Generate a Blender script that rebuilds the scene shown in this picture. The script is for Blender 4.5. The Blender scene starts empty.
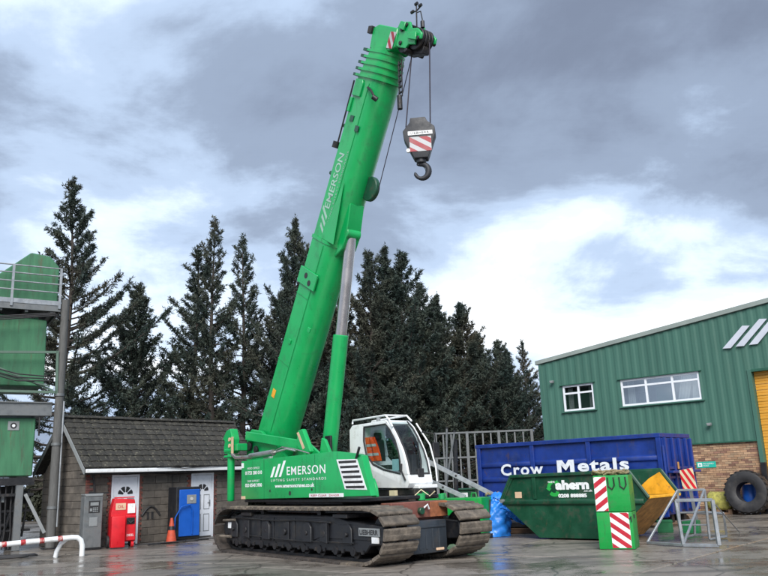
import bpy, bmesh, math, random
import numpy as np
from mathutils import Matrix, Vector

R = math.radians
sc = bpy.context.scene
col = sc.collection

# ------------------------------------------------------------------ camera
cam_d = bpy.data.cameras.new("camera")
cam_d.sensor_width = 36.0
cam_d.lens = 36.0 * 782.3 / 768.0
cam_d.clip_start = 0.1
cam_d.clip_end = 3000
cam = bpy.data.objects.new("camera", cam_d)
col.objects.link(cam)
cam.matrix_world = Matrix.Translation((0, 0, 1.6)) @ Matrix.Rotation(R(90) + 0.2388, 4, 'X') @ Matrix.Rotation(-0.0382, 4, 'Z')
sc.camera = cam

# ------------------------------------------------------------------ sky and sun
SUN_EL, SUN_AZ = R(40), R(182)          # azimuth clockwise from +Y
world = bpy.data.worlds.new("World")
sc.world = world
world.use_nodes = True
nt = world.node_tree
for n in list(nt.nodes): nt.nodes.remove(n)
def N(t, **k):
    n = nt.nodes.new(t)
    for a, b in k.items(): setattr(n, a, b)
    return n
LK = nt.links.new
def wmath(op, a, b=None, clamp=False):
    n = N('ShaderNodeMath', operation=op); n.use_clamp = clamp
    for i, v in enumerate((a, b)):
        if v is None: continue
        if hasattr(v, 'links') or hasattr(v, 'is_linked'): LK(v, n.inputs[i])
        else: n.inputs[i].default_value = v
    return n.outputs[0]
sky = N('ShaderNodeTexSky', sky_type='NISHITA')
sky.sun_disc = False
sky.sun_elevation = SUN_EL
sky.sun_rotation = SUN_AZ
sky.air_density = 1.2; sky.dust_density = 1.5; sky.ozone_density = 1.5
tc = N('ShaderNodeTexCoord')
sep = N('ShaderNodeSeparateXYZ'); LK(tc.outputs['Generated'], sep.inputs[0])
zc = wmath('MAXIMUM', sep.outputs[2], 0.0)
den = wmath('ADD', zc, 0.26)
px = wmath('DIVIDE', sep.outputs[0], den)
py = wmath('DIVIDE', sep.outputs[1], den)
cmb = N('ShaderNodeCombineXYZ'); LK(px, cmb.inputs[0]); LK(py, cmb.inputs[1])
def cloud_noise(scale, detail, rough, off, dist=0.0):
    mp = N('ShaderNodeMapping'); mp.inputs['Location'].default_value = off
    LK(cmb.outputs[0], mp.inputs['Vector'])
    n = N('ShaderNodeTexNoise'); n.inputs['Scale'].default_value = scale
    n.inputs['Detail'].default_value = detail; n.inputs['Roughness'].default_value = rough
    n.inputs['Distortion'].default_value = dist
    LK(mp.outputs[0], n.inputs['Vector']); return n.outputs['Fac']
big = cloud_noise(0.95, 3.0, 0.5, (50.31, 7.83, 0))
mid = cloud_noise(2.1, 10.0, 0.60, (43.9, 56.99, 0), 0.25)
# brightness index: thin and bright towards the horizon, heavy overhead
v = wmath('ADD', wmath('MULTIPLY', big, 1.05), wmath('MULTIPLY', mid, 0.68))
v = wmath('SUBTRACT', v, 0.228)
lowb = wmath('MULTIPLY', wmath('SUBTRACT', 0.42, zc), 0.22)
v = wmath('ADD', v, lowb, False)
ramp = N('ShaderNodeValToRGB')
LK(v, ramp.inputs[0])
cr = ramp.color_ramp
cr.interpolation = 'EASE'
stops = [(0.36, (0.135, 0.165, 0.230)), (0.56, (0.205, 0.255, 0.345)), (0.67, (0.33, 0.415, 0.55)), (0.78, (0.54, 0.63, 0.755)), (0.89, (0.92, 0.94, 0.97))]
cr.elements[0].position = stops[0][0]; cr.elements[0].color = (*stops[0][1], 1)
cr.elements[1].position = stops[-1][0]; cr.elements[1].color = (*stops[-1][1], 1)
for p, c in stops[1:-1]:
    e = cr.elements.new(p); e.color = (*c, 1)
SKY_STR = 0.1
sclc = N('ShaderNodeVectorMath', operation='SCALE'); LK(ramp.outputs[0], sclc.inputs[0]); sclc.inputs['Scale'].default_value = 0.85 / SKY_STR
gap = N('ShaderNodeMapRange'); LK(v, gap.inputs[0])
gap.inputs[1].default_value = 0.84; gap.inputs[2].default_value = 0.94; gap.inputs[3].default_value = 0.0; gap.inputs[4].default_value = 0.35
mixs = N('ShaderNodeMix', data_type='RGBA'); LK(gap.outputs[0], mixs.inputs[0]); LK(sclc.outputs[0], mixs.inputs[6]); LK(sky.outputs[0], mixs.inputs[7])
bg = N('ShaderNodeBackground'); bg.inputs['Strength'].default_value = SKY_STR
LK(mixs.outputs[2], bg.inputs['Color'])
outw = N('ShaderNodeOutputWorld'); LK(bg.outputs[0], outw.inputs[0])

sun_d = bpy.data.lights.new("sun", 'SUN')
sun_d.energy = 2.3; sun_d.angle = R(35); sun_d.color = (1.0, 0.965, 0.92)
sun = bpy.data.objects.new("sun", sun_d); col.objects.link(sun)
sd = Vector((math.sin(SUN_AZ) * math.cos(SUN_EL), math.cos(SUN_AZ) * math.cos(SUN_EL), math.sin(SUN_EL)))
sun.rotation_euler = sd.to_track_quat('Z', 'Y').to_euler()

vs = sc.view_settings
vs.view_transform = 'Standard'; vs.look = 'None'; vs.exposure = 1.05; vs.gamma = 1.0; vs.use_curve_mapping = False

# ------------------------------------------------------------------ materials
MATS = {}
def mat(name, c, rough=0.5, metal=0.0, var=0.18, scale=2.5, bump=0.0, bscale=None, dirt=None, damt=0.0, dscale=3.0,
        rnd=0.0, spec=0.5, coat=0.0, rvar=0.12, dlow=0.52, dhigh=0.7, stretch=None, stain=None, samt=0.0, sscale=(5, 5, 0.7), slow=0.56, shigh=0.68):
    if name in MATS: return MATS[name]
    m = bpy.data.materials.new(name); m.use_nodes = True
    t = m.node_tree; b = t.nodes['Principled BSDF']; L = t.links.new
    b.inputs['Metallic'].default_value = metal
    b.inputs['Specular IOR Level'].default_value = spec
    if coat: b.inputs['Coat Weight'].default_value = coat; b.inputs['Coat Roughness'].default_value = 0.12
    g = t.nodes.new('ShaderNodeNewGeometry')
    tcn = t.nodes.new('ShaderNodeTexCoord')
    vec = g.outputs['Position']
    mp = t.nodes.new('ShaderNodeMapping'); L(vec, mp.inputs[0])
    if stretch: mp.inputs['Scale'].default_value = stretch
    n1 = t.nodes.new('ShaderNodeTexNoise'); n1.inputs['Scale'].default_value = scale; n1.inputs['Detail'].default_value = 6; n1.inputs['Roughness'].default_value = 0.6
    L(mp.outputs[0], n1.inputs['Vector'])
    mr = t.nodes.new('ShaderNodeMapRange'); L(n1.outputs['Fac'], mr.inputs[0])
    mr.inputs[1].default_value = 0.3; mr.inputs[2].default_value = 0.7
    mr.inputs[3].default_value = 1 - var; mr.inputs[4].default_value = 1 + var
    fac = mr.outputs[0]
    if rnd:
        oi = t.nodes.new('ShaderNodeObjectInfo')
        m2 = t.nodes.new('ShaderNodeMapRange'); L(oi.outputs['Random'], m2.inputs[0])
        m2.inputs[3].default_value = 1 - rnd; m2.inputs[4].default_value = 1 + rnd
        mm = t.nodes.new('ShaderNodeMath'); mm.operation = 'MULTIPLY'; L(fac, mm.inputs[0]); L(m2.outputs[0], mm.inputs[1]); fac = mm.outputs[0]
    vm = t.nodes.new('ShaderNodeVectorMath'); vm.operation = 'SCALE'
    vm.inputs[0].default_value = c; L(fac, vm.inputs['Scale'])
    cout = vm.outputs[0]
    rr = t.nodes.new('ShaderNodeMapRange'); L(n1.outputs['Fac'], rr.inputs[0])
    rr.inputs[1].default_value = 0.3; rr.inputs[2].default_value = 0.7
    rr.inputs[3].default_value = max(0.02, rough - rvar); rr.inputs[4].default_value = min(1, rough + rvar)
    rout = rr.outputs[0]
    if dirt is not None:
        n2 = t.nodes.new('ShaderNodeTexNoise'); n2.inputs['Scale'].default_value = dscale; n2.inputs['Detail'].default_value = 8; n2.inputs['Roughness'].default_value = 0.68
        L(mp.outputs[0], n2.inputs['Vector'])
        d = t.nodes.new('ShaderNodeMapRange'); L(n2.outputs['Fac'], d.inputs[0])
        d.inputs[1].default_value = dlow; d.inputs[2].default_value = dhigh; d.inputs[3].default_value = 0; d.inputs[4].default_value = damt
        mx = t.nodes.new('ShaderNodeMix'); mx.data_type = 'RGBA'
        L(d.outputs[0], mx.inputs[0]); L(cout, mx.inputs[6]); mx.inputs[7].default_value = (*dirt, 1); cout = mx.outputs[2]
        mr2 = t.nodes.new('ShaderNodeMix'); mr2.data_type = 'FLOAT'
        L(d.outputs[0], mr2.inputs[0]); L(rout, mr2.inputs[2]); mr2.inputs[3].default_value = 0.85; rout = mr2.outputs[0]
    if stain is not None:
        ms_ = t.nodes.new('ShaderNodeMapping'); L(vec, ms_.inputs[0]); ms_.inputs['Scale'].default_value = sscale
        n6 = t.nodes.new('ShaderNodeTexNoise'); n6.inputs['Scale'].default_value = 1.0; n6.inputs['Detail'].default_value = 9; n6.inputs['Roughness'].default_value = 0.7
        L(ms_.outputs[0], n6.inputs['Vector'])
        d2 = t.nodes.new('ShaderNodeMapRange'); L(n6.outputs['Fac'], d2.inputs[0]); d2.inputs[1].default_value = slow; d2.inputs[2].default_value = shigh; d2.inputs[3].default_value = 0; d2.inputs[4].default_value = samt
        mx2 = t.nodes.new('ShaderNodeMix'); mx2.data_type = 'RGBA'; L(d2.outputs[0], mx2.inputs[0]); L(cout, mx2.inputs[6]); mx2.inputs[7].default_value = (*stain, 1); cout = mx2.outputs[2]
    L(cout, b.inputs['Base Color']); L(rout, b.inputs['Roughness'])
    if bump:
        n3 = t.nodes.new('ShaderNodeTexNoise'); n3.inputs['Scale'].default_value = bscale or scale * 6; n3.inputs['Detail'].default_value = 5
        L(vec, n3.inputs['Vector'])
        bp = t.nodes.new('ShaderNodeBump'); bp.inputs['Strength'].default_value = bump; bp.inputs['Distance'].default_value = 0.02
        L(n3.outputs['Fac'], bp.inputs['Height']); L(bp.outputs[0], b.inputs['Normal'])
    MATS[name] = m
    return m

GREEN = mat('crane_green_paint', (0.004, 0.335, 0.085), 0.34, var=0.12, scale=1.2, dirt=(0.03, 0.17, 0.07), damt=0.55, dscale=2.2, coat=0.12, stain=(0.012, 0.09, 0.035), samt=0.6, sscale=(7, 7, 0.8), slow=.57, shigh=.74)
GREEN2 = mat('counterweight_green_paint', (0.004, 0.27, 0.045), 0.4, var=0.10, scale=3, dirt=(0.05, 0.12, 0.05), damt=0.5, dscale=6, stain=(0.03, 0.09, 0.03), samt=.6, sscale=(14, 14, 2.5), slow=.56)
PLANT_GREEN = mat('weathered_green_paint', (0.040, 0.155, 0.075), 0.5, var=0.25, scale=1.4, dirt=(0.05, 0.06, 0.04), damt=0.65, dscale=2.2, stretch=(3.0, 3.0, 0.5), stain=(0.10, 0.055, 0.03), samt=.7, sscale=(5, 5, .8), slow=.6, shigh=.72)
SKIPG = mat('skip_green_paint', (0.007, 0.060, 0.030), 0.42, var=0.25, scale=2.2, dirt=(0.07, 0.055, 0.04), damt=0.55, dscale=4.5, bump=0.25, bscale=5, stain=(0.11, 0.06, 0.035), samt=.7, sscale=(6, 6, 3), slow=.61, shigh=.70)
BLUE = mat('container_blue_paint', (0.005, 0.028, 0.190), 0.42, var=0.3, scale=1.8, dirt=(0.03, 0.045, 0.10), damt=0.5, dscale=3.0, bump=0.55, bscale=3.2, stain=(0.07, 0.045, 0.04), samt=.75, sscale=(5, 5, 2), slow=.60, shigh=.70)
BLUE2 = mat('cabinet_blue_paint', (0.005, 0.085, 0.42), 0.42, var=0.12, scale=3)
WHITE = mat('white_paint', (0.74, 0.76, 0.77), 0.4, var=0.06, scale=3, dirt=(0.32, 0.29, 0.24), damt=0.5, dscale=5.5)
REDB = mat('worn_red_band_paint', (0.36, 0.02, 0.025), 0.5, var=0.3, scale=9, dirt=(0.5, 0.4, 0.36), damt=0.8, dscale=11, dlow=.5, dhigh=.6)
LETTER = mat('white_lettering', (0.80, 0.82, 0.82), 0.5, var=0.06, scale=6, dirt=(0.3, 0.33, 0.36), damt=0.4, dscale=9)
UPVC = mat('white_plastic_door', (0.72, 0.75, 0.80), 0.35, var=0.05, scale=2, dirt=(0.40, 0.40, 0.38), damt=0.4, dscale=3)
FADED = mat('faded_white_lettering', (0.30, 0.46, 0.38), 0.5, var=0.1)
REDP = mat('red_stripe_paint', (0.42, 0.012, 0.028), 0.42, var=0.15, scale=6)
RED = mat('red_plastic', (0.56, 0.008, 0.016), 0.35, var=0.15, scale=3, dirt=(0.12, 0.02, 0.02), damt=0.3, dscale=4)
ORANGE = mat('orange_vest_fabric', (0.85, 0.09, 0.012), 0.8, var=0.2, scale=9)
CONEM = mat('orange_cone_plastic', (0.45, 0.06, 0.025), 0.6, var=0.25, scale=8)
SILVER = mat('reflective_band', (0.45, 0.45, 0.44), 0.4, var=0.1)
BLACK = mat('black_rubber', (0.018, 0.018, 0.02), 0.6, var=0.3, scale=6, dirt=(0.09, 0.08, 0.07), damt=0.4, dscale=5)
DARK = mat('dark_greasy_steel', (0.014, 0.014, 0.016), 0.5, metal=0.2, var=0.35, scale=4, dirt=(0.06, 0.048, 0.036), damt=0.7, dscale=4, bump=0.25)
DARKBLUE = mat('dark_blue_grey_steel', (0.008, 0.009, 0.012), 0.5, var=0.3, scale=3, dirt=(0.04, 0.034, 0.028), damt=0.6, dscale=4)
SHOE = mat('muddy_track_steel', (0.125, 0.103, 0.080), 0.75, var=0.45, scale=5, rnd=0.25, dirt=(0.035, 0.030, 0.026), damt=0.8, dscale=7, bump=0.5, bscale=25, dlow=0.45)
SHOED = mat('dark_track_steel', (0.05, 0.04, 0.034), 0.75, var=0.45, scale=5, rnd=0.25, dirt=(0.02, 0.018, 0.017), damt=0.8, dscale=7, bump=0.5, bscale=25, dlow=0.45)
RUST = mat('rusty_brown_steel', (0.155, 0.055, 0.042), 0.7, var=0.35, scale=4, dirt=(0.24, 0.085, 0.03), damt=0.8, dscale=3, bump=0.3)
RUSTO = mat('orange_rust', (0.50, 0.25, 0.075), 0.8, var=0.4, scale=5, dirt=(0.14, 0.07, 0.03), damt=0.6, dscale=6, bump=0.3)
YELLOW = mat('worn_yellow_paint', (0.78, 0.37, 0.02), 0.5, var=0.25, scale=4, dirt=(0.22, 0.11, 0.035), damt=0.7, dscale=5, dlow=0.57)
SHUTTER = mat('yellow_shutter_paint', (0.62, 0.30, 0.035), 0.5, var=0.12, scale=1.5, dirt=(0.3, 0.17, 0.05), damt=0.4)
STEEL = mat('galvanised_steel', (0.30, 0.32, 0.34), 0.45, metal=0.55, var=0.2, scale=6, dirt=(0.20, 0.19, 0.17), damt=0.5, dscale=8)
STEELD = mat('dull_grey_steel', (0.15, 0.16, 0.165), 0.55, metal=0.3, var=0.25, scale=5, dirt=(0.10, 0.085, 0.07), damt=0.5, dscale=5)
CHROME = mat('chromed_rod', (0.42, 0.40, 0.40), 0.28, metal=0.85, var=0.1, scale=3)
GREY = mat('grey_paint', (0.22, 0.235, 0.24), 0.5, var=0.15, scale=4, dirt=(0.09, 0.085, 0.08), damt=0.5, dscale=4)
HOOKG = mat('hook_block_grey', (0.016, 0.018, 0.023), 0.55, var=0.2, scale=5)
CLAD = mat('green_cladding', (0.040, 0.122, 0.092), 0.6, var=0.12, scale=0.7, dirt=(0.045, 0.115, 0.085), damt=0.5, dscale=1.2, stretch=(2, 2, 0.35))
TRIM = mat('pale_green_flashing', (0.23, 0.27, 0.25), 0.55, var=0.12, scale=1.5)
GDARK = mat('dark_green_trim', (0.016, 0.085, 0.055), 0.5, var=0.15)
LOGOM = mat('pale_grey_sign_panel', (0.50, 0.53, 0.60), 0.4, var=0.06)
BLOCK = mat('concrete_block', (0.105, 0.092, 0.078), 0.9, var=0.3, scale=5, rnd=0.17, dirt=(0.042, 0.037, 0.034), damt=0.75, dscale=2.0, bump=0.5, bscale=60)
MORTAR = mat('mortar', (0.15, 0.14, 0.125), 0.95, var=0.2, scale=8, dirt=(0.07, 0.065, 0.06), damt=0.5)
TILE = mat('concrete_roof_tile', (0.028, 0.026, 0.021), 0.8, var=0.35, scale=4, rnd=0.28, dirt=(0.22, 0.21, 0.15), damt=0.75, dscale=13, bump=0.5, bscale=40, dlow=0.57, dhigh=0.68)
WOODD = mat('weathered_grey_timber', (0.095, 0.095, 0.092), 0.85, var=0.3, scale=5, stretch=(6, 6, 0.6), bump=0.3)
PALLET = mat('pallet_wood', (0.20, 0.12, 0.07), 0.85, var=0.3, scale=6)
TARP = mat('blue_tarpaulin', (0.02, 0.20, 0.68), 0.4, var=0.2, scale=5, bump=0.3, bscale=12)
MOSS = mat('mossy_yellow_sack', (0.32, 0.30, 0.07), 0.85, var=0.4, scale=9, dirt=(0.10, 0.10, 0.05), damt=0.8, dscale=7, bump=0.6, bscale=20)
SACK = mat('straw_coloured_strap', (0.25, 0.20, 0.11), 0.9, var=0.35, scale=20, bump=0.4)
SIGN = mat('green_sign', (0.02, 0.42, 0.32), 0.4, var=0.05)
BARK = mat('conifer_bark', (0.055, 0.045, 0.038), 0.9, var=0.3, scale=8, bump=0.5)
CREAM = mat('cream_paint', (0.62, 0.55, 0.36), 0.5, var=0.1)
ROPE = mat('steel_rope', (0.05, 0.045, 0.06), 0.5, metal=0.4)
INTERIOR = mat('dark_interior', (0.03, 0.032, 0.035), 0.8)
BEIGE = mat('pale_sticker', (0.60, 0.42, 0.28), 0.6)
PAPER = mat('pale_blue_paper', (0.45, 0.68, 0.74), 0.7, var=0.05)

def leaf_mat(name, c1, c2):
    m = bpy.data.materials.new(name); m.use_nodes = True
    t = m.node_tree; b = t.nodes['Principled BSDF']; L = t.links.new
    g = t.nodes.new('ShaderNodeNewGeometry')
    n = t.nodes.new('ShaderNodeTexNoise'); n.inputs['Scale'].default_value = 0.9; n.inputs['Detail'].default_value = 5
    L(g.outputs['Position'], n.inputs['Vector'])
    mr = t.nodes.new('ShaderNodeMapRange'); L(n.outputs['Fac'], mr.inputs[0]); mr.inputs[1].default_value = 0.38; mr.inputs[2].default_value = 0.66
    mx = t.nodes.new('ShaderNodeMix'); mx.data_type = 'RGBA'; L(mr.outputs[0], mx.inputs[0])
    mx.inputs[6].default_value = (*c1, 1); mx.inputs[7].default_value = (*c2, 1)
    oi = t.nodes.new('ShaderNodeObjectInfo')
    n2 = t.nodes.new('ShaderNodeTexNoise'); n2.inputs['Scale'].default_value = 0.35; n2.inputs['Detail'].default_value = 3; L(g.outputs['Position'], n2.inputs['Vector'])
    m2 = t.nodes.new('ShaderNodeMapRange'); L(n2.outputs['Fac'], m2.inputs[0]); m2.inputs[1].default_value = 0.46; m2.inputs[2].default_value = 0.66; m2.inputs[4].default_value = 0.75
    m3 = t.nodes.new('ShaderNodeMath'); m3.operation = 'MULTIPLY'; L(m2.outputs[0], m3.inputs[0]); L(oi.outputs['Random'], m3.inputs[1])
    mx2 = t.nodes.new('ShaderNodeMix'); mx2.data_type = 'RGBA'; L(m3.outputs[0], mx2.inputs[0]); L(mx.outputs[2], mx2.inputs[6]); mx2.inputs[7].default_value = (0.095, 0.078, 0.05, 1)
    L(mx2.outputs[2], b.inputs['Base Color']); b.inputs['Roughness'].default_value = 0.75
    b.inputs['Specular IOR Level'].default_value = 0.25
    return m
LEAF = leaf_mat('conifer_foliage', (0.028, 0.046, 0.040), (0.062, 0.076, 0.058))
HEDGE = leaf_mat('hedge_foliage', (0.028, 0.036, 0.028), (0.045, 0.055, 0.036))

def glass_mat(name, c, rough=0.04, spec=1.0):
    m = bpy.data.materials.new(name); m.use_nodes = True
    b = m.node_tree.nodes['Principled BSDF']
    b.inputs['Base Color'].default_value = (*c, 1); b.inputs['Roughness'].default_value = rough
    b.inputs['Specular IOR Level'].default_value = spec
    return m
PANE = None
def clear_glass(name, tint, mixf):
    m = bpy.data.materials.new(name); m.use_nodes = True
    t = m.node_tree; L = t.links.new
    for n in list(t.nodes): t.nodes.remove(n)
    o = t.nodes.new('ShaderNodeOutputMaterial'); tr = t.nodes.new('ShaderNodeBsdfTransparent'); gl = t.nodes.new('ShaderNodeBsdfGlossy')
    tr.inputs[0].default_value = (*tint, 1); gl.inputs['Roughness'].default_value = 0.03
    lw = t.nodes.new('ShaderNodeLayerWeight'); lw.inputs['Blend'].default_value = 0.5
    fr = t.nodes.new('ShaderNodeMath'); fr.operation = 'POWER'; L(lw.outputs['Facing'], fr.inputs[0]); fr.inputs[1].default_value = 4.0
    ad = t.nodes.new('ShaderNodeMath'); ad.operation = 'ADD'; L(fr.outputs[0], ad.inputs[0]); ad.inputs[1].default_value = mixf
    mx = t.nodes.new('ShaderNodeMixShader'); L(ad.outputs[0], mx.inputs[0]); L(tr.outputs[0], mx.inputs[1]); L(gl.outputs[0], mx.inputs[2])
    L(mx.outputs[0], o.inputs[0]); return m
PANE = clear_glass('window_glass', (0.80, 0.85, 0.86), 0.30)
CURTAIN = mat('pale_curtain', (0.55, 0.53, 0.52), 0.9, var=0.15)
CABGLASS = clear_glass('cab_glass', (0.80, 0.86, 0.85), 0.03)

# wet concrete
def wet_concrete():
    m = bpy.data.materials.new('wet_concrete'); m.use_nodes = True
    t = m.node_tree; b = t.nodes['Principled BSDF']; L = t.links.new
    g = t.nodes.new('ShaderNodeNewGeometry')
    def noise(s, d, r=0.6):
        n = t.nodes.new('ShaderNodeTexNoise'); n.inputs['Scale'].default_value = s; n.inputs['Detail'].default_value = d; n.inputs['Roughness'].default_value = r
        L(g.outputs['Position'], n.inputs['Vector']); return n.outputs['Fac']
    def rng(f, a, c, o0, o1):
        n = t.nodes.new('ShaderNodeMapRange'); L(f, n.inputs[0]); n.inputs[1].default_value = a; n.inputs[2].default_value = c; n.inputs[3].default_value = o0; n.inputs[4].default_value = o1; return n.outputs[0]
    def mul(a, c):
        n = t.nodes.new('ShaderNodeMath'); n.operation = 'MULTIPLY'; L(a, n.inputs[0]); L(c, n.inputs[1]); return n.outputs[0]
    oi = t.nodes.new('ShaderNodeObjectInfo')
    big = noise(0.38, 9, 0.66); fine = noise(5, 8, 0.7); speck = noise(45, 4)
    wet = rng(big, 0.49, 0.57, 0.0, 1.0)
    # hairline cracks
    wv = t.nodes.new('ShaderNodeTexNoise'); wv.inputs['Scale'].default_value = 1.3; wv.inputs['Detail'].default_value = 6; L(g.outputs['Position'], wv.inputs['Vector'])
    va = t.nodes.new('ShaderNodeMix'); va.data_type = 'VECTOR'; va.inputs[0].default_value = .35; L(g.outputs['Position'], va.inputs[4]); L(wv.outputs['Color'], va.inputs[5])
    vo = t.nodes.new('ShaderNodeTexVoronoi'); vo.feature = 'DISTANCE_TO_EDGE'; vo.inputs['Scale'].default_value = .62; L(va.outputs[1], vo.inputs['Vector'])
    crack = rng(vo.outputs['Distance'], 0.0, 0.014, 0.3, 1.0)
    val = mul(rng(fine, 0.3, 0.7, 0.78, 1.22), rng(speck, 0.3, 0.7, 0.86, 1.14))
    val = mul(val, rng(oi.outputs['Random'], 0, 1, 0.85, 1.15))
    val = mul(val, rng(wet, 0, 1, 1.05, 0.70)); val = mul(val, crack)
    vm = t.nodes.new('ShaderNodeVectorMath'); vm.operation = 'SCALE'; vm.inputs[0].default_value = (0.185, 0.163, 0.140); L(val, vm.inputs['Scale'])
    # oil and tyre marks
    st = t.nodes.new('ShaderNodeMapping'); L(g.outputs['Position'], st.inputs[0]); st.inputs['Rotation'].default_value = (0, 0, 0.6); st.inputs['Scale'].default_value = (0.35, 2.2, 1)
    n4 = t.nodes.new('ShaderNodeTexNoise'); n4.inputs['Scale'].default_value = 0.9; n4.inputs['Detail'].default_value = 7; L(st.outputs[0], n4.inputs['Vector'])
    mx = t.nodes.new('ShaderNodeMix'); mx.data_type = 'RGBA'; L(rng(n4.outputs['Fac'], 0.50, 0.66, 0, 0.75), mx.inputs[0]); L(vm.outputs[0], mx.inputs[6]); mx.inputs[7].default_value = (0.055, 0.048, 0.042, 1)
    L(mx.outputs[2], b.inputs['Base Color'])
    n5 = t.nodes.new('ShaderNodeMath'); n5.operation = 'ADD'; L(rng(wet, 0, 1, 0.36, 0.13), n5.inputs[0]); L(rng(fine, 0.35, 0.75, -0.04, 0.16), n5.inputs[1])
    n5.use_clamp = True
    L(n5.outputs[0], b.inputs['Roughness'])
    b.inputs['Specular IOR Level'].default_value = 0.55
    bp = t.nodes.new('ShaderNodeBump'); bp.inputs['Distance'].default_value = 0.012; L(rng(wet, 0, 1, 0.55, 0.10), bp.inputs['Strength']); L(fine, bp.inputs['Height']); L(bp.outputs[0], b.inputs['Normal'])
    return m
WET = wet_concrete()

# red bricks with one colour per brick (face attribute)
def brick_mat(name, dirt):
    m = bpy.data.materials.new(name); m.use_nodes = True
    t = m.node_tree; b = t.nodes['Principled BSDF']; L = t.links.new
    a = t.nodes.new('ShaderNodeAttribute'); a.attribute_name = 'brick_colour'
    g = t.nodes.new('ShaderNodeNewGeometry')
    n = t.nodes.new('ShaderNodeTexNoise'); n.inputs['Scale'].default_value = 14; n.inputs['Detail'].default_value = 6; L(g.outputs['Position'], n.inputs['Vector'])
    mr = t.nodes.new('ShaderNodeMapRange'); L(n.outputs['Fac'], mr.inputs[0]); mr.inputs[3].default_value = 0.65; mr.inputs[4].default_value = 1.35
    vm = t.nodes.new('ShaderNodeVectorMath'); vm.operation = 'SCALE'; L(a.outputs['Color'], vm.inputs[0]); L(mr.outputs[0], vm.inputs['Scale'])
    L(vm.outputs[0], b.inputs['Base Color']); b.inputs['Roughness'].default_value = 0.9
    return m
BRICK = brick_mat('brick', 0)

# ------------------------------------------------------------------ mesh helpers
class MB:
    def __init__(s): s.v = []; s.f = []
    def add(s, vs_, fs):
        o = len(s.v); s.v += [tuple(p) for p in vs_]; s.f += [tuple(i + o for i in f) for f in fs]; return s
    def box(s, x0, x1, y0, y1, z0, z1):
        return s.add([(x0,y0,z0),(x1,y0,z0),(x1,y1,z0),(x0,y1,z0),(x0,y0,z1),(x1,y0,z1),(x1,y1,z1),(x0,y1,z1)],
                     [(3,2,1,0),(4,5,6,7),(0,1,5,4),(1,2,6,5),(2,3,7,6),(3,0,4,7)])
    def bar(s, a, b, w, h=None, up=(0,0,1)):
        a = Vector(a); b = Vector(b); h = h or w
        d = (b - a).normalized(); u = Vector(up)
        if abs(d.dot(u)) > 0.98: u = Vector((1, 0, 0))
        x = d.cross(u).normalized(); y = x.cross(d).normalized()
        pts = []
        for p in (a, b):
            for sx, sy in ((-1,-1),(1,-1),(1,1),(-1,1)): pts.append(p + x * sx * w / 2 + y * sy * h / 2)
        return s.add(pts, [(0,1,2,3),(7,6,5,4),(0,4,5,1),(1,5,6,2),(2,6,7,3),(3,7,4,0)])
    def tube(s, path, r, n=10, caps=True):
        path = [Vector(p) for p in path]
        rs = r if isinstance(r, (list, tuple)) else [r] * len(path)
        rings = []; prev = None
        for i, p in enumerate(path):
            d = (path[min(i + 1, len(path) - 1)] - path[max(i - 1, 0)]).normalized()
            if prev is None:
                u = Vector((0, 0, 1)) if abs(d.z) < 0.9 else Vector((1, 0, 0))
            else: u = prev
            x = d.cross(u).normalized(); y = x.cross(d).normalized(); prev = y
            rings.append([p + (x * math.cos(2 * math.pi * k / n) + y * math.sin(2 * math.pi * k / n)) * rs[i] for k in range(n)])
        vs_ = [q for rg in rings for q in rg]; fs = []
        for i in range(len(path) - 1):
            for k in range(n):
                a, b_ = i * n + k, i * n + (k + 1) % n
                fs.append((a, b_, b_ + n, a + n))
        if caps:
            fs.append(tuple(reversed(range(n)))); fs.append(tuple((len(path) - 1) * n + k for k in range(n)))
        return s.add(vs_, fs)
    def prism(s, poly, y0, y1, f=None):
        # poly in (x, z), extruded along y
        f = f or (lambda x, y, z: (x, y, z)); n = len(poly)
        vs_ = [f(x, y0, z) for x, z in poly] + [f(x, y1, z) for x, z in poly]
        fs = [tuple(range(n)), tuple(reversed(range(n, 2 * n)))] + [(i + n, (i + 1) % n + n, (i + 1) % n, i) for i in range(n)]
        return s.add(vs_, fs)
    def _split(s, name, m, parent, bevel, seg, smooth, ang):
        # one object for each connected piece
        key = {}; ids = []
        for q in s.v: ids.append(key.setdefault(tuple(round(c, 4) for c in q), len(key)))
        par = list(range(len(key)))
        def find(a):
            while par[a] != a: par[a] = par[par[a]]; a = par[a]
            return a
        for f in s.f:
            for a in f[1:]: par[find(ids[f[0]])] = find(ids[a])
        grp = {}
        for f in s.f: grp.setdefault(find(ids[f[0]]), []).append(f)
        out = []
        for fs in grp.values():
            mp = {}; b = MB()
            for f in fs:
                for a in f: mp.setdefault(a, len(mp))
            b.v = [s.v[a] for a in mp]; b.f = [tuple(mp[a] for a in f) for f in fs]
            out.append(b.build(name, m, parent, bevel, seg, smooth, None, None, ang))
        return out[0]
    def build(s, name, m, parent=None, bevel=0.0, seg=1, smooth=True, loc=None, rot=None, ang=35, split=False):
        if split:
            return s._split(name, m, parent, bevel, seg, smooth, ang)
        me = bpy.data.meshes.new(name)
        me.from_pydata(s.v, [], s.f); me.update()
        bm = bmesh.new(); bm.from_mesh(me)
        bmesh.ops.recalc_face_normals(bm, faces=bm.faces)
        if bevel:
            es = [e for e in bm.edges if len(e.link_faces) == 2 and e.calc_face_angle(0) > R(25)]
            bmesh.ops.bevel(bm, geom=es, offset=bevel, segments=seg, affect='EDGES', profile=0.6, clamp_overlap=True)
        bm.to_mesh(me); bm.free()
        if smooth:
            me.polygons.foreach_set('use_smooth', [True] * len(me.polygons)); me.set_sharp_from_angle(angle=R(ang))
        if m: me.materials.append(m)
        o = bpy.data.objects.new(name, me); col.objects.link(o)
        if parent: o.parent = parent
        if loc: o.location = loc
        if rot: o.rotation_euler = rot
        return o

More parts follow.
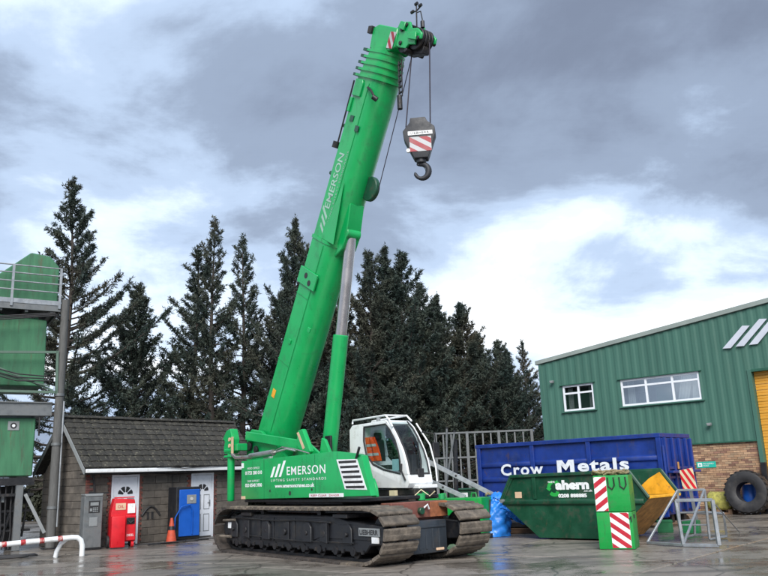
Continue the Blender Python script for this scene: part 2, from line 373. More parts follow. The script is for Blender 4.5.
def tag(o, label=None, cat=None, group=None, kind=None):
    for k, v_ in (('label', label), ('category', cat), ('group', group), ('kind', kind)):
        if v_: o[k] = v_
    return o
def empty(name, loc, rz=0.0, label=None, cat=None, group=None):
    o = bpy.data.objects.new(name, None); col.objects.link(o)
    o.location = loc; o.rotation_euler = (0, 0, rz); o.empty_display_size = 0.2
    return tag(o, label, cat, group)
def inst(src, parent, loc=(0, 0, 0), rot=(0, 0, 0), scale=(1, 1, 1)):
    o = src.copy(); col.objects.link(o); o.parent = parent
    o.location = loc; o.rotation_euler = rot; o.scale = scale
    return o
def copy_tree(o, parent=None):
    kids = list(o.children)
    c = o.copy(); col.objects.link(c); c.parent = parent
    for k in kids: copy_tree(k, c)
    return c

def clip(poly, x0, x1, z0, z1):
    def cut(P, ins, inter):
        out = []
        for i in range(len(P)):
            a, b = P[i - 1], P[i]
            if ins(b):
                if not ins(a): out.append(inter(a, b))
                out.append(b)
            elif ins(a): out.append(inter(a, b))
        return out
    def ix(v_): return lambda a, b: (v_, a[1] + (b[1] - a[1]) * (v_ - a[0]) / (b[0] - a[0]))
    def iz(v_): return lambda a, b: (a[0] + (b[0] - a[0]) * (v_ - a[1]) / (b[1] - a[1]), v_)
    for ins, it in ((lambda p: p[0] >= x0, ix(x0)), (lambda p: p[0] <= x1, ix(x1)), (lambda p: p[1] >= z0, iz(z0)), (lambda p: p[1] <= z1, iz(z1))):
        if poly: poly = cut(poly, ins, it)
    return poly
def stripe_panel(parent, x0, x1, z0, z1, y, pitch, slope, m0=None, m1=None, phase=0.0, T=None, name='stripe_panel'):
    """white plate in the local x-z plane (facing -y) with slanted red stripes laid on it"""
    T = T or (lambda x, y_, z: (x, y_, z))
    p = MB().prism([(x0, z0), (x1, z0), (x1, z1), (x0, z1)], y, y + 0.006, T).build(name, m0 or LETTER, parent, smooth=False)
    w = x1 - x0; b = MB()
    k = -20
    while k < 40:
        zc_ = z0 + phase + k * pitch
        dz = slope * w
        poly = clip([(x0 - .001, zc_), (x1 + .001, zc_ + dz), (x1 + .001, zc_ + dz + pitch * 0.5), (x0 - .001, zc_ + pitch * 0.5)], x0 + .002, x1 - .002, z0 + .002, z1 - .002)
        if len(poly) >= 3: b.prism(poly, y - 0.003, y + 0.0005, T)
        k += 1
    b.build('red_stripes', m1 or REDP, p, smooth=False)
    return p
def text(parent, name, s, origin, w, h, m, xd=(1, 0, 0), yd=(0, 0, 1), shear=0.0, bold=0.0, spacing=1.0, depth=0.004):
    cu = bpy.data.curves.new('tmp', 'FONT'); cu.body = s; cu.size = 1; cu.offset = bold; cu.shear = shear; cu.space_character = spacing
    cu.extrude = 0.0; cu.resolution_u = 3
    o = bpy.data.objects.new('tmp', cu); col.objects.link(o)
    dg = bpy.context.evaluated_depsgraph_get()
    me = bpy.data.meshes.new_from_object(o.evaluated_get(dg))
    bpy.data.objects.remove(o); bpy.data.curves.remove(cu)
    n = len(me.vertices); co = np.empty(n * 3); me.vertices.foreach_get('co', co); co = co.reshape(-1, 3)
    lo = co.min(0); hi = co.max(0)
    X = (co[:, 0] - lo[0]) / (hi[0] - lo[0]) * w; Y = (co[:, 1] - lo[1]) / max(hi[1] - lo[1], 1e-6) * h
    xd = np.array(xd, float); yd = np.array(yd, float); nn = np.cross(xd, yd)
    P = np.array(origin, float) + X[:, None] * xd + Y[:, None] * yd + nn * depth
    me.vertices.foreach_set('co', P.ravel()); me.update()
    me.materials.clear(); me.materials.append(m); me.name = name
    ob = bpy.data.objects.new(name, me); col.objects.link(ob); ob.parent = parent
    return ob

# ------------------------------------------------------------------ ground
JOINT = mat('dark_joint_filler', (0.03, 0.027, 0.024), 0.6, var=.3, scale=8)
GA = -0.711                                  # direction of the yard's grid
gd = np.array([math.cos(GA), math.sin(GA)]); gn = np.array([-math.sin(GA), math.cos(GA)])
ground = MB().add([(-900, -900, -0.045), (900, -900, -0.045), (900, 900, -0.045), (-900, 900, -0.045)], [(0, 1, 2, 3)]).build('ground', WET, smooth=False)
tag(ground, 'dark wet concrete ground reaching beyond the yard', 'ground', kind='structure')
yard = MB().add([(-30, -26, -0.035), (20, -26, -0.035), (20, 18, -0.035), (-30, 18, -0.035)], [(0, 1, 2, 3)]).build('concrete_yard', JOINT, smooth=False)
tag(yard, 'wet concrete yard of large cast slabs with dark joints', 'yard', kind='structure')
yard.location = (12, 27.934, 0); yard.rotation_euler = (0, 0, GA)
rng0 = random.Random(4)
slab_src = None
SW, SH = 4.6, 3.6
for i in range(-7, 4):
    for j in range(-7, 5):
        cx, cy = i * SW + 1.2, j * SH - 2.2
        wx = 12 + gd[0] * cx + gn[0] * cy; wy = 27.934 + gd[1] * cx + gn[1] * cy
        if wy < 5 or wy > 42 or abs(wx) > 22 or abs(wx) > wy * 0.62 + 4: continue
        if slab_src is None:
            slab_src = MB().box(-SW / 2 + .022, SW / 2 - .022, -SH / 2 + .022, SH / 2 - .022, -0.15, 0).build('slab', WET, yard, bevel=0.018)
            o = slab_src
        else: o = inst(slab_src, yard)
        o.location = (cx, cy, -0.004 + rng0.uniform(-0.003, 0.003)); o.rotation_euler = (rng0.uniform(-.0008, .0008), rng0.uniform(-.0008, .0008), 0)

# ------------------------------------------------------------------ warehouse
wh = empty('warehouse', (12, 27.934, 0), GA, 'green clad industrial warehouse with brick base, two white windows and sloping roof', 'warehouse')
def ztop(u): return 6.0 + 0.1135 * (u + 7.41)
UL, UR = -7.41, 8.0
openings = [(-6.40, -5.05, 3.96, 5.0), (-3.90, -0.87, 3.95, 4.97), (0.93, 5.2, 0, 4.74)]
MB().box(UL + .05, 0.93, 0.02, 0.28, 0, 2.40).build('brick_core', MORTAR, wh, smooth=False)
# cladding sheets: trapezoid profile
def profile(u):
    p = 0.34; t = (u - UL) % p
    if t < 0.10: return -0.055
    if t < 0.17: return -0.055 + (t - .10) / .07 * 0.018
    if t < 0.27: return -0.037
    return -0.037 - (t - .27) / .07 * 0.018
u0 = UL; SHW = 1.02
while u0 < UR - 0.01:
    u1 = min(u0 + SHW, UR)
    brk = {u0, u1}
    k = math.floor((u0 - UL) / .34) - 1
    for kk in range(k, k + 6):
        for off in (0, .10, .17, .27):
            uu = UL + kk * .34 + off
            if u0 < uu < u1: brk.add(uu)
    for a, b, c, d in openings:
        for uu in (a, b):
            if u0 < uu < u1: brk.add(uu)
    bl = sorted(brk); mb = MB()
    for a, b in zip(bl[:-1], bl[1:]):
        m_ = (a + b) / 2
        ya, yb = profile(a + 1e-6), profile(b - 1e-6)
        iv = [(2.42, None)]
        for oa, ob, oc, od in openings:
            if oa <= m_ <= ob: iv = ([(2.42, oc)] if oc > 2.42 else []) + [(od, None)]
        for z0, z1 in iv:
            za, zb = (ztop(a) - .01, ztop(b) - .01) if z1 is None else (z1, z1)
            mb.add([(a, ya, z0), (b, yb, z0), (b, yb, zb), (a, ya, za)], [(0, 1, 2, 3)])
    mb.build('cladding_sheet', CLAD, wh, smooth=False, split=True)
    u0 = u1
MB().box(UL, UL + .12, -0.085, 0.1, 2.38, 5.99).build('corner_flashing', CLAD, wh, bevel=.005)
MB().box(UL, 0.93, -0.09, 0.02, 2.375, 2.42).build('drip_flashing', GDARK, wh)
# verge flashing and roof
for (dy0, dy1, dz0, dz1, nm, mm_) in ((-0.13, 0.05, 0.0, 0.17, 'verge_flashing', TRIM),):
    MB().prism([(UL - .12, ztop(UL - .12) + dz0), (UR, ztop(UR) + dz0), (UR, ztop(UR) + dz1), (UL - .12, ztop(UL - .12) + dz1)], dy0, dy1).build(nm, mm_, wh, bevel=.01)
MB().prism([(UL - .12, ztop(UL) + .09), (UR, ztop(UR) + .10), (UR, ztop(UR) + .14), (UL - .12, ztop(UL) + .13)], 0.05, 22).build('roof', GREY, wh)
sidew = MB()
for k in range(64):
    y0 = 0.05 + k * .34
    sidew.box(UL + .02, UL + .06, y0, y0 + .2, 2.42, 5.98); sidew.box(UL + .05, UL + .07, y0 + .2, y0 + .34, 2.42, 5.98)
sidew.build('side_cladding', CLAD, wh, smooth=False)
MB().box(UL + .05, UL + .3, 0.28, 21.8, 0, 2.42).build('side_wall', MORTAR, wh, smooth=False)
MB().box(UR - .1, UR, 0.05, 22, 0, 7.6).build('end_wall', CLAD, wh, smooth=False)
MB().box(UL + .3, UR - .1, 21.6, 21.8, 0, 5.9).build('back_wall', CLAD, wh, smooth=False)
# brickwork (each brick only a pixel or two high: one part)
def brickwork(parent, name, cells, m, seed, palette):
    rg = random.Random(seed); mb = MB(); cols = []
    for (x0, x1, y0, y1, z0, z1) in cells:
        j = rg.uniform(-.004, .004)
        n0 = len(mb.f); mb.box(x0, x1, y0 + j, y1, z0, z1); c = rg.choice(palette); q = rg.uniform(.75, 1.25)
        cols += [(c[0] * q, c[1] * q, c[2] * q, 1)] * (len(mb.f) - n0)
    me = bpy.data.meshes.new(name); me.from_pydata(mb.v, [], mb.f); me.update()
    at = me.attributes.new('brick_colour', 'FLOAT_COLOR', 'FACE'); at.data.foreach_set('color', np.array(cols, np.float32).ravel())
    me.materials.append(m)
    o = bpy.data.objects.new(name, me); col.objects.link(o); o.parent = parent; o['kind'] = 'stuff'
    return o
cells = []
for r_ in range(32):
    z = r_ * 0.075 + 0.004; x = UL + .05 - (0.1125 if r_ % 2 else 0)
    while x < 0.93:
        a, b = max(x, UL + .05), min(x + .215, 0.93)
        if b - a > .03: cells.append((a, b, 0.0, 0.02, z, z + .065))
        x += .225
brickwork(wh, 'brick_courses', cells, BRICK, 3, [(0.36, 0.22, 0.13), (0.33, 0.20, 0.12), (0.40, 0.26, 0.16), (0.28, 0.17, 0.11), (0.34, 0.235, 0.15), (0.22, 0.12, 0.085)])
# windows
def window(u0, u1, z0, z1, mull, trans):
    fr = MB(); t = 0.075
    fr.box(u0, u1, -0.03, 0.05, z0, z0 + t); fr.box(u0, u1, -0.03, 0.05, z1 - t, z1)
    fr.box(u0, u0 + t, -0.028, 0.05, z0 + t, z1 - t); fr.box(u1 - t, u1, -0.028, 0.05, z0 + t, z1 - t)
    o = fr.build('window', UPVC, wh)
    edges = [u0 + t] + mull + [u1 - t]
    mm_ = MB()
    for m_ in mull: mm_.box(m_ - .04, m_ + .04, -0.026, 0.045, z0 + t, z1 - t)
    xs = [u0 + t] + [q for m_ in mull for q in (m_ - .04, m_ + .04)] + [u1 - t]
    for a, b in zip(xs[::2], xs[1::2]): mm_.box(a, b, -0.024, 0.043, trans - .035, trans + .035)
    mm_.build('glazing_bar', UPVC, o)
    pane = None
    for a, b in zip(xs[::2], xs[1::2]):
        for c, d in ((z0 + t, trans - .035), (trans + .035, z1 - t)):
            MB().box(a, b, 0.0, 0.012, c, d).build('pane', PANE, o, smooth=False)
    MB().box(u0 - .1, u1 + .1, -0.13, -0.02, z0 - .06, z0 - .002).build('window_sill', CLAD, o, bevel=.008)
    MB().box(u0 - .1, u1 + .1, -0.115, -0.02, z1 + .002, z1 + .035).build('head_flashing', GDARK, o)
    return o
window(-6.40, -5.05, 3.96, 5.0, [-5.71], 4.67)
window(-3.90, -0.87, 3.95, 4.97, [-2.90, -1.88], 4.69)
room = MB(); room.box(-6.7, -.5, .75, .78, 3.5, 5.3); room.build('room_wall', GREY, wh, smooth=False)
MB().box(-6.7, -.5, .1, .75, 3.5, 3.55).build('room_floor', GREY, wh, smooth=False)
cu_ = MB()
for a, b, y, lean in ((-1.70, -1.30, .14, .12), (-1.22, -1.0, .16, .05), (-3.72, -3.45, .18, 0), (-6.25, -6.05, .14, .0), (-5.35, -5.2, .16, 0)):
    n = 7; pts = [(a + (b - a) * k / n, y + .035 * (k % 2)) for k in range(n + 1)]
    vv_ = [(x - lean, yy, 3.96) for x, yy in pts] + [(x + lean, yy, 4.9) for x, yy in pts]
    cu_.add(vv_, [(k, k + 1, n + 2 + k, n + 1 + k) for k in range(n)])
cu_.build('curtain', CURTAIN, wh, smooth=False, split=True)
MB().box(-2.65, -2.0, .3, .34, 3.6, 4.6).build('green_board', CLAD, wh, smooth=False)
cf_ = MB()
for x in (-3.35, -2.98): cf_.box(x - .02, x + .02, .22, .25, 3.9, 4.45)
cf_.box(-3.35, -2.98, .22, .25, 4.41, 4.45); cf_.box(-3.35, -2.98, .22, .25, 4.1, 4.13); cf_.build('chair_back', BLACK, wh, smooth=False)
# roller shutter
rs = MB()
for k in range(48): rs.prism([(0.98, k * .1), (0.98, k * .1)], 0, 0) if False else rs.box(0.938, 5.15, 0.16 - (.012 if k % 2 else 0), 0.2, k * .1, k * .1 + .098)
sh_o = rs.build('roller_shutter', SHUTTER, wh, bevel=.012); sh_o['kind'] = 'stuff'
MB().box(0.80, 0.935, -0.10, 0.2, 0, 4.82).build('door_jamb', CLAD, wh, bevel=.006)
MB().box(0.935, 5.2, -0.10, 0.2, 4.73, 4.82).build('door_head', GDARK, wh, bevel=.006)
# wall logo: three slanted panels
for poly in ([(0.11, 5.66), (0.39, 5.64), (1.13, 6.34), (0.88, 6.37)], [(0.56, 5.67), (0.84, 5.655), (1.72, 6.49), (1.47, 6.52)], [(1.01, 5.67), (1.29, 5.66), (2.31, 6.66), (2.06, 6.69)]):
    MB().prism(poly, -0.13, -0.08).build('logo_panel', LOGOM, wh, smooth=False)
def floodlight(u, z):
    o = MB().prism([(u - .06, z - .05), (u + .06, z - .05), (u + .08, z + .05), (u - .08, z + .05)], -0.25, -0.12).build('wall_light', GREY, wh, bevel=.01)
    MB().box(u - .02, u + .02, -0.13, -0.03, z, z + .03).build('bracket', GDARK, o)
floodlight(-0.69, 3.04); floodlight(-6.78, 5.2)
# fire-point sign
sg = empty('safety_sign', tuple(np.array([12, 27.934]) + gd * -1.38 + gn * -0.0) + (1.55,), GA, 'small green and white safety sign on the brick wall', 'sign')
MB().box(0, .68, -0.02, -0.004, 0, .21).build('sign_plate', SIGN, sg, bevel=.004)
MB().prism([(.05, .04), (.20, .04), (.20, .17), (.05, .17)], -0.023, -0.0195).build('pictogram_panel', LETTER, sg, smooth=False)
MB().prism([(.08, .10), (.12, .06), (.12, .085), (.17, .085), (.17, .115), (.12, .115), (.12, .14)], -0.026, -0.0225).build('arrow', SIGN, sg, smooth=False)
text(sg, 'sign_lettering', 'FIRE ASSEMBLY', (.24, -0.021, .115), .38, .05, LETTER)
text(sg, 'sign_lettering', 'POINT', (.24, -0.021, .045), .2, .05, LETTER)

# ------------------------------------------------------------------ brick shed
shd = empty('block_shed', (-6, 26.2094, 0), 0.8599, 'small grey block shed with dark tiled pitched roof and white plastic doors', 'shed')
SL, SR, SB = -4.2, 1.75, 2.6
EZ, RZ, RY = 2.19, 3.72, 1.2
MB().box(SL + .03, SR - .03, 0.03, SB - .03, 0, 2.15).build('wall_core', MORTAR, shd, smooth=False)
doors = [(-3.40, -2.49), (-0.62, 0.25)]
rgs = random.Random(8)
bsrc = MB().box(-.215, .215, -.03, .03, -.1025, .1025).build('block', BLOCK, shd, bevel=.006)
first = True
def put_block(x, y, z, sx, rz=0.0):
    global first
    if first: o = bsrc; first = False
    else: o = inst(bsrc, shd)
    o.location = (x, y, z); o.rotation_euler = (rgs.uniform(-.006, .006), rgs.uniform(-.008, .008), rz + rgs.uniform(-.008, .008)); o.scale = (sx, 1, 1)
for r_ in range(10):
    z = .1075 + r_ * .215
    segs = [(SL + .22, -3.52), (-2.37, -0.80), (0.38, SR)]
    if z > 2.03: segs = [(SL + .22, SR)]
    for a, b in segs:
        x = a - (.225 if r_ % 2 else 0)
        while x < b - .02:
            c, d = max(x + .005, a), min(x + .435, b)
            if d - c > .05: put_block((c + d) / 2, 0.02 + rgs.uniform(-.003, .003), z, (d - c) / .43)
            x += .44
    y = 0.05 - (.22 if r_ % 2 else 0)                 # gable end
    while y < SB - .02:
        c, d = max(y + .005, .05), min(y + .435, SB)
        if d - c > .05: put_block(SL + .02, (c + d) / 2, z, (d - c) / .43, R(90))
        y += .44
for r_ in range(10, 17):                               # blocks of the gable triangle
    z = .1075 + r_ * .215
    half = (RZ - z - .1) / (RZ - EZ) * (RY + .1)
    y = RY - half
    while y < RY + half - .03:
        d = min(y + .435, RY + half)
        if d - y > .06: put_block(SL + .02, (y + .005 + d) / 2, z, (d - y) / .44, R(90))
        y += .44
MB().prism([(0, 2.15), (SB, 2.15), (RY, RZ - .12)], 0, 1, lambda x, y, z: (SL + .03 + y * (SR - SL - .06), x, z)).build('gable_core', MORTAR, shd, smooth=False)
cells = []
for r_ in range(28):
    z = r_ * .075 + .004; w = .22 if r_ % 2 else .11
    cells.append((SL, SL + w, -0.005, 0.03, z, z + .065))
    if z < 2.0:
        for a, b in doors:
            cells.append((a - w * .55 - .02, a - .012, -0.005, 0.03, z, z + .065)); cells.append((b + .012, b + w * .55 + .02, -0.005, 0.03, z, z + .065))
brickwork(shd, 'brick_quoin', cells, BRICK, 5, [(0.19, 0.065, 0.045), (0.16, 0.05, 0.04), (0.14, 0.06, 0.05), (0.11, 0.05, 0.045)])
# doors
for a, b in doors:
    d = MB(); d.box(a, a + .06, -0.015, 0.06, 0, 2.0); d.box(b - .06, b, -0.015, 0.06, 0, 2.0); d.box(a + .06, b - .06, -0.015, 0.06, 1.94, 2.0)
    fo = d.build('door_frame', UPVC, shd)
    p = MB().box(a + .065, b - .065, 0.0, 0.05, .03, 1.935).build('door', UPVC, fo, bevel=.006)
for a, b in doors:
    dp = MB().box(a + .07, b - .07, -0.006, 0.0, .04, 1.92).build('door_leaf', UPVC, shd, smooth=False)
    w = b - a; cx = (a + b) / 2
    pn = MB()
    for sx in (-1, 1):
        c = cx + sx * w * .19
        for z0, z1 in ((.18, .72), (.86, 1.32)):
            ww = w * .13
            pn.box(c - ww, c + ww, -0.013, -0.006, z0, z0 + .018); pn.box(c - ww, c + ww, -0.013, -0.006, z1 - .018, z1)
            pn.box(c - ww, c - ww + .018, -0.013, -0.006, z0 + .018, z1 - .018); pn.box(c + ww - .018, c + ww, -0.013, -0.006, z0 + .018, z1 - .018)
    pn.build('door_moulding', GREY, dp, smooth=False)
    fan = MB()
    for k in range(4):
        a0, a1 = R(180 - 45 * k - 6), R(180 - 45 * k - 39)
        fan.prism([(cx + math.cos(a0) * .08, 1.42 + math.sin(a0) * .08), (cx + math.cos(a0) * w * .27, 1.42 + math.sin(a0) * w * .26), (cx + math.cos((a0 + a1) / 2) * w * .28, 1.42 + math.sin((a0 + a1) / 2) * w * .27), (cx + math.cos(a1) * w * .27, 1.42 + math.sin(a1) * w * .26), (cx + math.cos(a1) * .08, 1.42 + math.sin(a1) * .08)], -0.012, -0.006)
    fan.build('fanlight', BLACK, dp, smooth=False)
    hd = MB(); hd.box(b - .16, b - .13, -0.02, -0.006, .95, 1.15); hd.tube([(b - .145, -.03, 1.07), (b - .25, -.04, 1.07)], .01, 8)
    hd.build('door_handle', STEEL, dp)
# roof tiles
U0, U1 = -4.45, 2.0
ey, ez = -0.32, EZ
sl = math.hypot(RY - ey, RZ - ez); sa_ = math.atan2(RZ - ez, RY - ey)
rows = 9; gauge = sl / rows; tw = (U1 - U0) / 22
tm = MB(); n = 8
prof = [(k / n * tw, .012 + .022 * abs(math.sin(k / n * math.pi * 1.0)) ** .7 if True else 0) for k in range(n + 1)]
vs_ = []
for (yy, zz) in ((0, 0.026), (gauge + .05, 0.0)):
    for x, h in prof: vs_.append((x, yy, zz + h))
for x, h in prof: vs_.append((x, 0, h - .022))
fs = [(k, k + 1, n + 2 + k, n + 1 + k) for k in range(n)] + [(2 * n + 2 + k, 2 * n + 3 + k, k + 1, k) for k in range(n)]
tm.add(vs_, fs)
tsrc = tm.build('roof_tile', TILE, shd, ang=50)
first_t = True
slopeb = MB().prism([(ey + .02, ez - .03), (RY, RZ - .03), (RY, RZ - .10), (ey + .02, ez - .12)], 0, 1, lambda x, y, z: (U0 + .02 + y * (U1 - U0 - .04), x, z))
slopeb.prism([(RY, RZ - .03), (2 * RY - ey, ez), (2 * RY - ey, ez - .08), (RY, RZ - .10)], 0, 1, lambda x, y, z: (U0 + .02 + y * (U1 - U0 - .04), x, z))
slopeb.build('roof_deck', TILE, shd, smooth=False)
for r_ in range(rows):
    for k in range(22):
        if first_t: o = tsrc; first_t = False
        else: o = inst(tsrc, shd)
        o.location = (U0 + k * tw + rgs.uniform(-.003, .003), ey + math.cos(sa_) * gauge * r_, ez + math.sin(sa_) * gauge * r_ + .004 + rgs.uniform(0, .006))
        o.rotation_euler = (sa_ + rgs.uniform(-.012, .006), rgs.uniform(-.006, .006), rgs.uniform(-.01, .01))
rsrc = None
for k in range(16):
    L_ = (U1 - U0) / 16
    if rsrc is None:
        m_ = MB(); pts = [(math.cos(R(a)) * .13, math.sin(R(a)) * .10) for a in range(-10, 200, 30)]
        vv = [(0, x, z) for x, z in pts] + [(L_ - .008, x, z) for x, z in pts]; q = len(pts)
        m_.add(vv, [(i, i + 1, q + i + 1, q + i) for i in range(q - 1)])
        rsrc = m_.build('ridge_tile', TILE, shd); o = rsrc
    else: o = inst(rsrc, shd)
    o.location = (U0 + k * L_, RY, RZ + .005 + rgs.uniform(-.006, .006))
MB().box(U0 + .02, U1, ey - .10, ey - .01, ez - .125, ez - .015).build('gutter', WHITE, shd, bevel=.02, seg=2)
MB().box(U0 + .05, U1 - .02, ey - .008, 0.03, ez - .16, ez - .13).build('soffit', DARKBLUE, shd, smooth=False)
bbm = MB()
for sgn in (1, -1):
    ya, yb = (ey - .02, RY) if sgn == 1 else (2 * RY - ey + .02, RY)
    bbm.prism([(ya, ez - .16), (yb, RZ - .16), (yb, RZ + .0), (ya, ez + .0)], U0 - .03, U0 + .0, lambda x, y, z: (y, x, z))
bbm.build('bargeboard', GREY, shd, smooth=False)
cb = MB()
cb.tube([(-3.9, -.02, 2.04), (-3.0, -.03, 2.0), (-2.2, -.03, 2.03), (-1.2, -.03, 1.97), (0.3, -.03, 2.03), (1.6, -.03, 2.0)], .012, 6)
cb.tube([(-1.35, -.03, 2.0), (-1.35, -.04, 1.6)], .012, 6); cb.tube([(-4.0, -.03, 2.0), (-3.95, -.04, 1.5)], .03, 8)
cb.tube([(-2.2, ey - .12, 2.22), (-1.2, ey - .13, 2.15), (0.2, ey - .12, 2.2), (1.9, ey - .12, 2.26)], .015, 6)
cb.build('cable', BLACK, shd)
mo = MB(); rgm = random.Random(12)
for k in range(260):
    u = rgm.uniform(U0 + .1, U1 - .1); q = rgm.randint(0, rows - 1) * gauge + rgm.uniform(-.01, .05); a = rgm.uniform(.015, .05); hh_ = rgm.uniform(.008, .022)
    yy = ey + math.cos(sa_) * q; zz = ez + math.sin(sa_) * q + .045
    base = [(u + a * math.cos(i * 1.047) * rgm.uniform(.7, 1.2), yy + a * .6 * math.sin(i * 1.047) * math.cos(sa_), zz + a * .6 * math.sin(i * 1.047) * math.sin(sa_)) for i in range(6)]
    mo.add(base + [(u, yy - math.sin(sa_) * hh_, zz + math.cos(sa_) * hh_)], [(i, (i + 1) % 6, 6) for i in range(6)])
mo_ = mo.build('roof_moss', mat('grey_green_moss', (.13, .135, .075), .95, var=.4, scale=8), shd); mo_['kind'] = 'stuff'
sm_ = MB()                                         # dark graffiti-like arch stain on the wall, modelled as raised black pieces
pts = [(-2.38 + .62 * t, -.014, .78 + .26 * math.sin(math.pi * t)) for t in np.linspace(0, 1, 9)]
sm_.tube(pts, .035, 6); sm_.box(-2.2, -2.13, -.022, -.008, .68, .88); sm_.box(-2.05, -1.98, -.022, -.008, .68, .88)
sm_.build('wall_stain_arch', BLACK, shd)

def sh_at(u, off): 
    c, s_ = math.cos(.8599), math.sin(.8599)
    return (-6 + c * u - s_ * off, 26.2094 + s_ * u + c * off, 0)
# grey fuel pump
fp = empty('fuel_pump', sh_at(-4.30, -.55), 0.8599 - .25, 'grey steel fuel pump cabinet with dark keypad at the shed corner', 'fuel pump')
MB().box(-.25, .25, -.20, .20, 0.05, 1.42).build('cabinet', STEELD, fp, bevel=.015)
MB().box(-.23, .23, -.18, .18, 0, .05).build('plinth', DARK, fp)
MB().prism([(-.24, 1.42), (.24, 1.42), (.27, 1.49), (-.27, 1.49)], -.24, .24, lambda x, y, z: (x * 0.95, y * .9, z)).build('cap', GREY, fp, bevel=.01)
MB().box(-.13, .17, -.212, -.202, 0.98, 1.30).build('display_panel', BLACK, fp, bevel=.004)
k_ = MB()
for a in range(3):
    for b in range(3): k_.box(-.02 + a * .05, .015 + a * .05, -.22, -.2125, 1.0 + b * .045, 1.03 + b * .045)
k_.box(-.10, -.04, -.22, -.2125, 1.02, 1.1); k_.box(-.09, .13, -.22, -.2125, 1.17, 1.26)
k_.build('keypad', GREY, fp)
fr = MB(); fr.box(-.10, .12, -.216, -.202, .62, .86); fr.build('hatch', GREY, fp, bevel=.006)
fr = MB(); fr.box(-.09, .09, .0, .04, 1.49, 1.54); fr.box(.05, .45, .0, .04, 1.48, 1.52); fr.build('arm', DARK, fp)
# red dispensers
rd = empty('oil_dispenser', sh_at(-3.55, -.95), 0.8599 - .35, 'tall red plastic oil dispenser with white labels in front of the left door', 'oil dispenser')
rd.scale = (.86, .9, 1)
MB().prism([(-.40, .15), (.40, .15), (.40, 1.05), (.34, 1.30), (-.30, 1.34), (-.40, .95)], -.05, .42).build('body', RED, rd, bevel=.03, seg=2)
MB().prism([(-.42, 0.02), (.02, 0.02), (.02, .86), (-.42, .86)], -.34, -.06).build('tank', RED, rd, bevel=.04, seg=2)
MB().prism([(.05, .18), (.38, .18), (.38, .86), (.05, .86)], -.16, -.06).build('cabinet', RED, rd, bevel=.02)
MB().box(.08, .34, -.172, -.161, .62, .80).build('hose_recess', DARK, rd, bevel=.01)
MB().tube([(.12, -.19, .72), (.2, -.21, .66), (.3, -.19, .72)], .02, 8).build('handle', BLACK, rd)
MB().box(-.26, .06, -.062, -.052, 1.02, 1.2).build('front_label', BEIGE, rd)
text(rd, 'dispenser_lettering', 'OIL', (-.20, -.063, 1.07), .2, .08, REDP)
text(rd, 'dispenser_lettering', 'DIESEL', (.10, -.161, .30), .22, .06, LETTER)
MB().box(.12, .36, -.062, -.052, .92, 1.18).build('white_label', WHITE, rd)
MB().box(-.3, .34, -.02, .06, 1.34, 1.37).build('top_plate', RED, rd, bevel=.01)
for x, y in ((-.46, .05), (.3, .25)):
    MB().tube([(x - .04, y, .17), (x + .04, y, .17)], .17, 18).build('wheel', BLACK, rd, bevel=.015)
MB().tube([(.25, -.1, .08), (.33, -.1, .08)], .08, 14).build('wheel', RED, rd)
# blue cabinet
bc = empty('tank_cabinet', sh_at(-1.42, -.62), 0.8599 - .12, 'bright blue steel cabinet with dark sides beside the right hand door', 'cabinet')
MB().box(-.30, .50, -.30, .25, .06, 1.58).build('cabinet_body', DARKBLUE, bc, bevel=.015)
MB().box(-.22, .46, -.345, -.302, .14, 1.50).build('cabinet_door', BLUE2, bc, bevel=.012)
MB().box(.02, .33, -.358, -.346, 1.08, 1.34).build('meter_plate', GREY, bc, bevel=.005)
MB().tube([(.17, -.358, 1.22), (.17, -.375, 1.22)], .05, 14).build('gauge', SILVER, bc)
MB().box(-.28, .48, -.29, .24, 0, .06).build('plinth', DARK, bc)
MB().tube([(-.36, -.33, .2), (-.36, -.36, .7), (-.2, -.42, 1.0), (.1, -.40, 1.06), (.2, -.36, .9), (.2, -.36, .2)], .018, 8).build('hose', BLUE2, bc)
# cone
cn = empty('traffic_cone', sh_at(-1.95, -.95), 0.3, 'worn orange traffic cone with a dark band beside the blue cabinet', 'traffic cone')
MB().box(-.21, .21, -.21, .21, 0, .035).build('cone_base', BLACK, cn, bevel=.012)
MB().tube([(0, 0, .035), (0, 0, .70)], [.155, .035], 20).build('cone_body', CONEM, cn)
MB().tube([(0, 0, .36), (0, 0, .47)], [.103, .083], 20, caps=False).build('cone_band', DARKBLUE, cn)
# hoses on the ground
hs = MB(); rg = random.Random(2)
for q in range(3):
    pts = []
    for t in np.linspace(0, 1, 26):
        a = t * 6.0 + q * 1.3
        p = sh_at(-2.9 + 2.3 * t + .22 * math.sin(a * 1.7), -1.05 - .16 * math.cos(a * 1.3) - .22 * q * t)
        pts.append((p[0], p[1], .018 + .012 * q))
    hs.tube(pts, .017, 6)
tag(hs.build('hose', BLACK), 'loose black hoses lying on the wet ground in front of the shed', 'hose')

